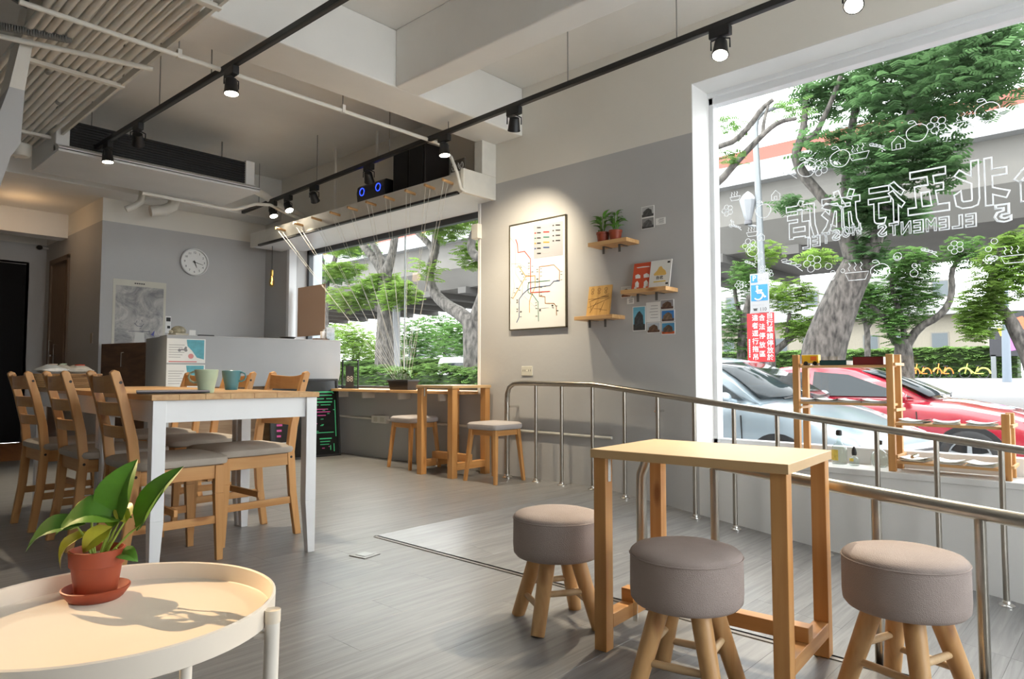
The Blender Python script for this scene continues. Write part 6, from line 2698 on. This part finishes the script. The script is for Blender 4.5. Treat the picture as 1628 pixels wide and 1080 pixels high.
M_orange = plain('bike_orange', (.75, .24, .03), .5)
M_yel = plain('bike_yellow', (.62, .62, .10), .5)
for i, (y, cl, lab) in enumerate(((13.0, M_orange, 'orange hire bicycle farthest left on the plaza'), (12.0, M_orange, 'orange hire bicycle second from the left on the plaza'), (10.6, M_orange, 'orange hire bicycle third from the left on the plaza'), (8.7, M_yel, 'yellow-green hire bicycle next to the far billboard'))):
    t = thing('bicycle', lab, 'bicycle', (58, y, .62), R(60 if i < 3 else 5), 'hire bicycles on the plaza')
    for yy in (-.55, .55):
        m = MB()
        m.tube([(0, yy + .33 * math.cos(2 * PI * k / 20), .33 + .33 * math.sin(2 * PI * k / 20)) for k in range(20)], .03, 6, closed=True)
        m.build('wheel', M_black, t)
        m = MB()
        m.tube([(0, yy + .40 * math.cos(R(a)), .33 + .40 * math.sin(R(a))) for a in range(20, 181, 20)], .06, 6)
        m.build('mudguard', cl, t)
    m = MB()
    m.tube([(0, .55, .33), (0, .4, .95), (0, .38, 1.05)], .035, 6)
    m.tube([(0, .42, .75), (0, -.05, .33), (0, -.55, .33)], .04, 6)
    m.tube([(0, -.05, .33), (0, -.25, .85)], .035, 6)
    m.build('frame', cl, t)
    m = MB()
    m.tube([(-.28, .34, 1.08), (0, .38, 1.05), (.28, .34, 1.08)], .02, 6)
    m.box(-.1, -.38, .84, .1, -.12, .92)
    m.build('saddle_and_bars', M_black, t)
bb_ = thing('billboard', 'dark billboard with a coloured star and white characters', 'billboard', (60, 4.0, .6))
m = MB()
m.box(-.1, -6, 1.6, .1, 4.0, 4.85)
m.build('panel', plain('billboard_black', (.02, .02, .025), .5), bb_)
m = MB()
for y in (-5.8, 0, 3.8):
    m.box(-.1, y - .15, 0, .1, y + .15, 1.7)
m.build('leg', Mpole, bb_)
for k, (dy, dz, cl) in enumerate(((3.0, .3, (.75, .50, .04)), (2.2, .7, (.70, .12, .05)), (1.7, -.3, (.06, .45, .50)), (2.6, -.75, (.42, .12, .45)))):
    m = MB()
    m.prism([(dy + .55 * math.cos(R(90 + 72 * q * 2 / 2 + k * 20)) * (1 if q % 1 == 0 else .4), 3.2 + dz + .55 * math.sin(R(90 + 72 * q + k * 20))) for q in range(5)], -.12, -.105, 'X')
    m.build('star_print', plain('billboard_c%s' % 'abcd'[k], cl, .5), bb_)
for k, chx in enumerate('北特公'):
    o = text_mesh('billboard_character', chx, 1.75, M_paper, bb_)
    o.location = (-.125, .1 - k * 1.75, 3.25)
    o.rotation_euler = (R(90), 0, R(-90))
pp = thing('signal_pole', 'grey pole with two small plates before the far billboard', 'pole', (50, 5.87, ground_z(50)))
m = MB()
m.tube([(0, 0, 0), (0, -.03, 4), (0, -.08, 9)], [.24, .2, .17], 10)
m.build('pole', plain('blue_grey_pole', (.15, .18, .22), .5), pp)
for z in (3.2, 3.85):
    m = MB()
    m.box(-.25, .1, z, -.2, .85, z + .5)
    m.build('sign_plate', plain('grey_plate', (.5, .5, .48), .6), pp)

bl_ = thing('far_building', 'pale cream building with a row of windows across the plaza', 'building', (80, 20, .6))
m = MB()
m.box(0, -9, 0, 12, 40, 6.3)
m.build('wall', plain('cream_facade', (.21, .19, .15), .8, var=.06), bl_)
m = MB()
m.box(-1.2, -9.5, 6.3, 13, 40.5, 6.9)
m.box(1, -4, 6.9, 10, 40, 11)
m.build('upper_storey', plain('white_facade', (.23, .23, .225), .8), bl_)
for k in range(14):
    for (z0, z1, x_) in ((2.6, 4.6, 0), (8.2, 10.0, 1)):
        m = MB()
        y = -6 + k * 3.2
        m.box(x_ - .06, y, z0, x_ + .05, y + 1.6, z1)
        wn_ = m.build('window', plain('window_trim', (.16, .15, .13), .6), bl_)
        m = MB()
        m.box(x_ - .09, y + .12, z0 + .12, x_ - .06, y + 1.48, z1 - .12)
        m.build('pane', plain('far_pane', (.07, .085, .095), .3), wn_)
b2_ = thing('far_building', 'low pale buildings seen under the overpass in the far window', 'building', (98, 98, .5))
m = MB()
m.box(0, -20, 0, 10, 30, 9)
m.build('wall', plain('white_facade', (.74, .74, .72)), b2_)
for k in range(12):
    m = MB()
    y = -18 + k * 4
    m.box(-.08, y, 4.5, .05, y + 2, 7)
    m.build('window', plain('far_pane', (.28, .32, .35)), b2_)
kk = thing('white_van', 'white van passing beyond the hedge in the far window', 'van', (27, 27.5, ground_z(27)))
m = MB()
rings = []
for (y, zt) in ((-2.4, .9), (-2.2, 1.2), (-1.5, 1.35), (-1.0, 1.95), (2.3, 2.0), (2.4, 1.8)):
    half = [(.82, .3), (.88, .7), (.86, zt * .75), (.74, zt - .08), (.5, zt)]
    rings.append([(x, y, z) for x, z in half] + [(-x, y, z) for x, z in reversed(half)])
m.loft(rings)
m.build('body', plain('van_white', (.75, .75, .74), .4), kk)
m = MB()
m.box(-.90, -.9, 1.1, -.84, 1.9, 1.65)
m.build('side_window', M_carglass, kk)
for yy in (-1.5, 1.5):
    m = MB()
    m.tube([(-.9, yy, .33), (-.6, yy, .33)], .33, 16)
    m.build('wheel', M_black, kk)
